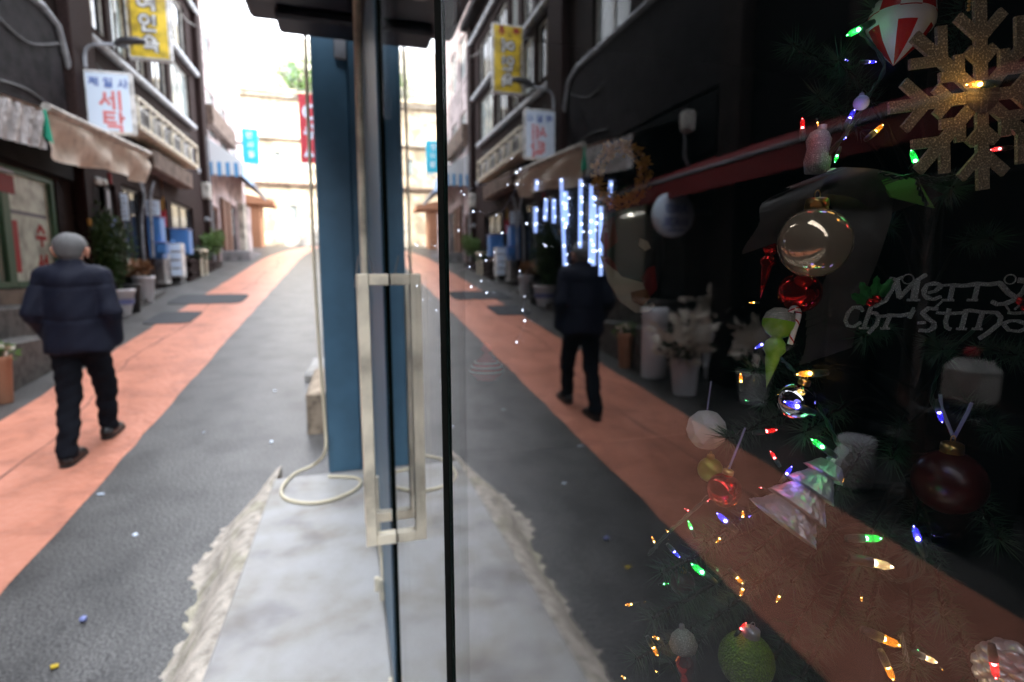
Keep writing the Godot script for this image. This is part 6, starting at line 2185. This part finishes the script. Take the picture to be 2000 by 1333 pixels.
func deep_display() -> void:
	var st: SurfaceTool
	var t: Node3D
	# white LED curtain
	t = thing("led_curtain", "curtain of blue-white LED icicles hanging deep in the shop", "string lights")
	var w := 1.75
	for q in [[Vector3(0.4960, 1.6108, -1.7017), Vector3(0.4934, 1.5781, -1.6983)], [Vector3(0.5224, 1.5488, -1.6859), Vector3(0.5170, 1.4802, -1.6787)], [Vector3(0.5460, 1.5489, -1.6789), Vector3(0.5436, 1.4737, -1.6700)], [Vector3(0.5718, 1.6143, -1.6796), Vector3(0.5723, 1.3365, -1.6438)], [Vector3(0.5847, 1.5735, -1.6705), Vector3(0.5828, 1.4673, -1.6574)], [Vector3(0.6317, 1.6112, -1.6613), Vector3(0.6215, 1.3939, -1.6365)], [Vector3(0.6643, 1.5950, -1.6495), Vector3(0.6514, 1.3449, -1.6213)], [Vector3(0.6725, 1.5574, -1.6422), Vector3(0.6606, 1.3368, -1.6175)], [Vector3(0.6904, 1.5248, -1.6327), Vector3(0.6817, 1.3042, -1.6070)], [Vector3(0.7246, 1.6066, -1.6330), Vector3(0.7176, 1.5363, -1.6260)], [Vector3(0.4885, 1.5242, -1.6929), Vector3(0.4858, 1.4425, -1.6832)]]:
		var a: Vector3 = q[0]
		var b: Vector3 = q[1]
		st = begin()
		tube(st, [a, b], 0.0065, 6)
		var ic := obj("icicle", st, M.icicle, t)
		var n := int(a.distance_to(b) / 0.034) + 1
		st = begin()
		for i in n:
			ball(st, a.lerp(b, (i + rng.randf()) / n) + Vector3(rng.randf_range(-0.008, 0.008), 0, 0.008), rng.randf_range(0.0016, 0.0034), 4)
		obj("led_bulb", st, M.led_white, ic)
	st = begin()
	bar(st, Vector3(0.4838, 1.6223, -1.7174), Vector3(0.7454, 1.6165, -1.6385), 0.012, 0.012)
	obj("rail", st, M.dark_metal, t)
	var ol := OmniLight3D.new()
	ol.name = "curtain_light"
	ol.light_color = Color(0.7, 0.82, 1.0)
	ol.light_energy = 0.003
	ol.light_size = 0.1
	ol.omni_range = 6.0
	ol.omni_attenuation = 2.0
	ol.shadow_enabled = true
	ol.position = Vector3(0.5895, 1.4768, -1.5831)
	t.add_child(ol)
	# scattered star lights
	t = thing("star_lights", "sparse string of tiny white star lights between the doors and the icicle curtain", "string lights")
	var dots := [Vector3(0.2731, 1.5737, -1.2378), Vector3(0.2915, 1.5493, -1.2292), Vector3(0.2834, 1.5422, -1.2307), Vector3(0.2622, 1.5142, -1.2334), Vector3(0.2836, 1.5154, -1.2272), Vector3(0.1489, 1.4923, -1.2119), Vector3(0.1552, 1.4844, -1.2090), Vector3(0.1735, 1.4475, -1.1988), Vector3(0.2351, 1.4452, -1.2327), Vector3(0.1407, 1.4060, -1.2032), Vector3(0.1290, 1.4115, -1.2075), Vector3(0.0358, 1.3710, -1.1249), Vector3(0.0387, 1.3680, -1.1237), Vector3(0.0821, 1.3696, -1.1635), Vector3(0.2462, 1.4044, -1.2241), Vector3(0.2149, 1.3580, -1.1750), Vector3(0.1959, 1.3400, -1.1783), Vector3(0.1844, 1.3523, -1.1833), Vector3(0.1609, 1.3265, -1.1870), Vector3(0.0361, 1.2878, -1.1142), Vector3(0.0461, 1.2591, -1.1075), Vector3(0.0712, 1.2376, -1.0973), Vector3(0.1627, 1.2828, -1.1809), Vector3(0.1847, 1.2952, -1.1759), Vector3(0.1947, 1.2695, -1.1696), Vector3(0.2900, 1.2598, -1.1925), Vector3(0.2844, 1.2283, -1.1901), Vector3(0.2882, 1.2038, -1.1859), Vector3(0.2817, 1.3170, -1.2023), Vector3(0.2685, 1.1547, -1.1855), Vector3(0.3539, 1.3806, -1.2415), Vector3(0.3585, 1.3769, -1.2397), Vector3(0.3010, 1.4256, -1.2105), Vector3(0.1010, 1.4395, -1.1668), Vector3(0.1198, 1.3275, -1.1994)]
	for i in dots.size():
		st = begin()
		ball(st, dots[i], [0.0011, 0.0016, 0.0021, 0.0013, 0.0018][i % 5], 5)
		obj("star_bulb", st, M.led_white, t)
	st = begin()
	for ch in [[0, 2, 5, 6, 9, 11], [1, 4, 8, 7, 10, 13], [14, 15, 16, 18, 19, 20, 21], [28, 25, 26, 27, 29]]:
		var p := []
		for i in ch:
			p.append(dots[i] + Vector3(0.003, 0, -0.003))
		tube(st, spline(p, 6), 0.0006, 4)
	obj("wire", st, M.ribbon_sheer, t)
	# gold tinsel wreath
	var c: Vector3 = Vector3(0.3902, 1.4889, -0.9291)
	t = thing("gold_wreath", "wreath of gold tinsel hanging before the icicle lights", "wreath", c)
	t.basis = face_basis()
	var u: float = 0.0009
	var lf := leaf_mesh(0.011, 0.003)
	var places := []
	for i in 900:
		var a := rng.randf() * TAU
		places.append([Vector3(cos(a) * 47, sin(a) * 56, 0) * u + Vector3(rng.randfn(), rng.randfn(), rng.randfn()) * 5.0 * u, Vector3.ZERO])
	leaves("tinsel", t, lf, M.tinsel, places)
	st = begin()
	var ring := []
	for i in 33:
		ring.append(Vector3(cos(TAU * i / 32) * 47, sin(TAU * i / 32) * 56, 0) * u)
	tube(st, ring, 0.003, 6, false)
	obj("hoop", st, M.wire_green, t)
	# felt stocking
	c = Vector3(0.3792, 1.3380, -0.8605)
	t = thing("stocking", "felt Christmas stocking in cream, grey and red hanging under the wreath", "stocking", c)
	t.basis = face_basis()
	u = 0.0009
	var parts := [["leg", "felt_gray", 0.0, [[-58, 30], [-38, 74], [6, 92], [52, 70], [64, 6], [50, -55], [-5, -40], [-44, -6]]],
		["cuff", "felt_red", 0.004, [[-62, 34], [-56, 66], [-38, 78], [-30, 30], [-48, 14]]],
		["foot", "felt_cream", 0.008, [[-62, 4], [-50, -2], [-22, -36], [26, -50], [24, -74], [30, -92], [40, -86], [44, -92], [32, -104], [8, -106], [-22, -84], [-46, -46]]],
		["heel_patch", "felt_red", 0.012, [[16, -38], [28, -20], [40, -16], [46, -60], [34, -74], [24, -62]]],
		["toe_patch", "felt_orange", 0.016, [[-4, -66], [24, -60], [32, -78], [16, -92], [-2, -82]]],
		["badge", "felt_cream", 0.01, [[12, 36], [26, 30], [32, 18], [22, 12], [10, 22]]],
		["reindeer_patch", "felt_red", 0.012, [[-56, -4], [-48, 2], [-36, -12], [-30, -26], [-38, -22], [-50, -12]]]]
	for q in parts:
		var poly := PackedVector2Array()
		for p in q[3]:
			poly.append(Vector2(p[0], p[1]) * u)
		st = begin()
		prism(st, poly, q[2] - 0.006, q[2] + 0.006, Transform3D.IDENTITY)
		obj(q[0], st, M[q[1]], t)
	# striped red and white hanging ornament low by the door
	t = thing("striped_ornament", "faint red and white striped spinning-top ornament low behind the door glass", "ornament", Vector3(0.1646, 1.1229, -1.0547))
	u = 0.0010
	st = begin()
	lathe(st, Transform3D.IDENTITY, [Vector2(0, -28) * u, Vector2(20, -24) * u, Vector2(34, -8) * u, Vector2(30, 4) * u, Vector2(12, 22) * u, Vector2(5, 30) * u, Vector2(12, 38) * u, Vector2(6, 48) * u, Vector2(0, 50) * u], 24)
	obj("top", st, M.candy_red, t)
	for y in [-6.0, 3.0, 11.0]:
		st = begin()
		var rr: float = (35.0 if y < 0 else 32.0 if y < 5 else 25.0) * u
		lathe(st, Transform3D(Basis.IDENTITY, Vector3(0, y * u, 0)), [Vector2(rr, -1.5 * u), Vector2(rr * 1.03, 0), Vector2(rr * 0.97, 2.0 * u)], 24)
		obj("stripe", st, M.candy_white, t)


func _ready() -> void:
	rng.seed = 20231
	sky_and_sun()
	materials()
	ground()
	left_buildings()
	right_side()
	glass_front()
	street_things()
	person()
	tree()
	ornaments()
	christmas_lights()
	deep_display()
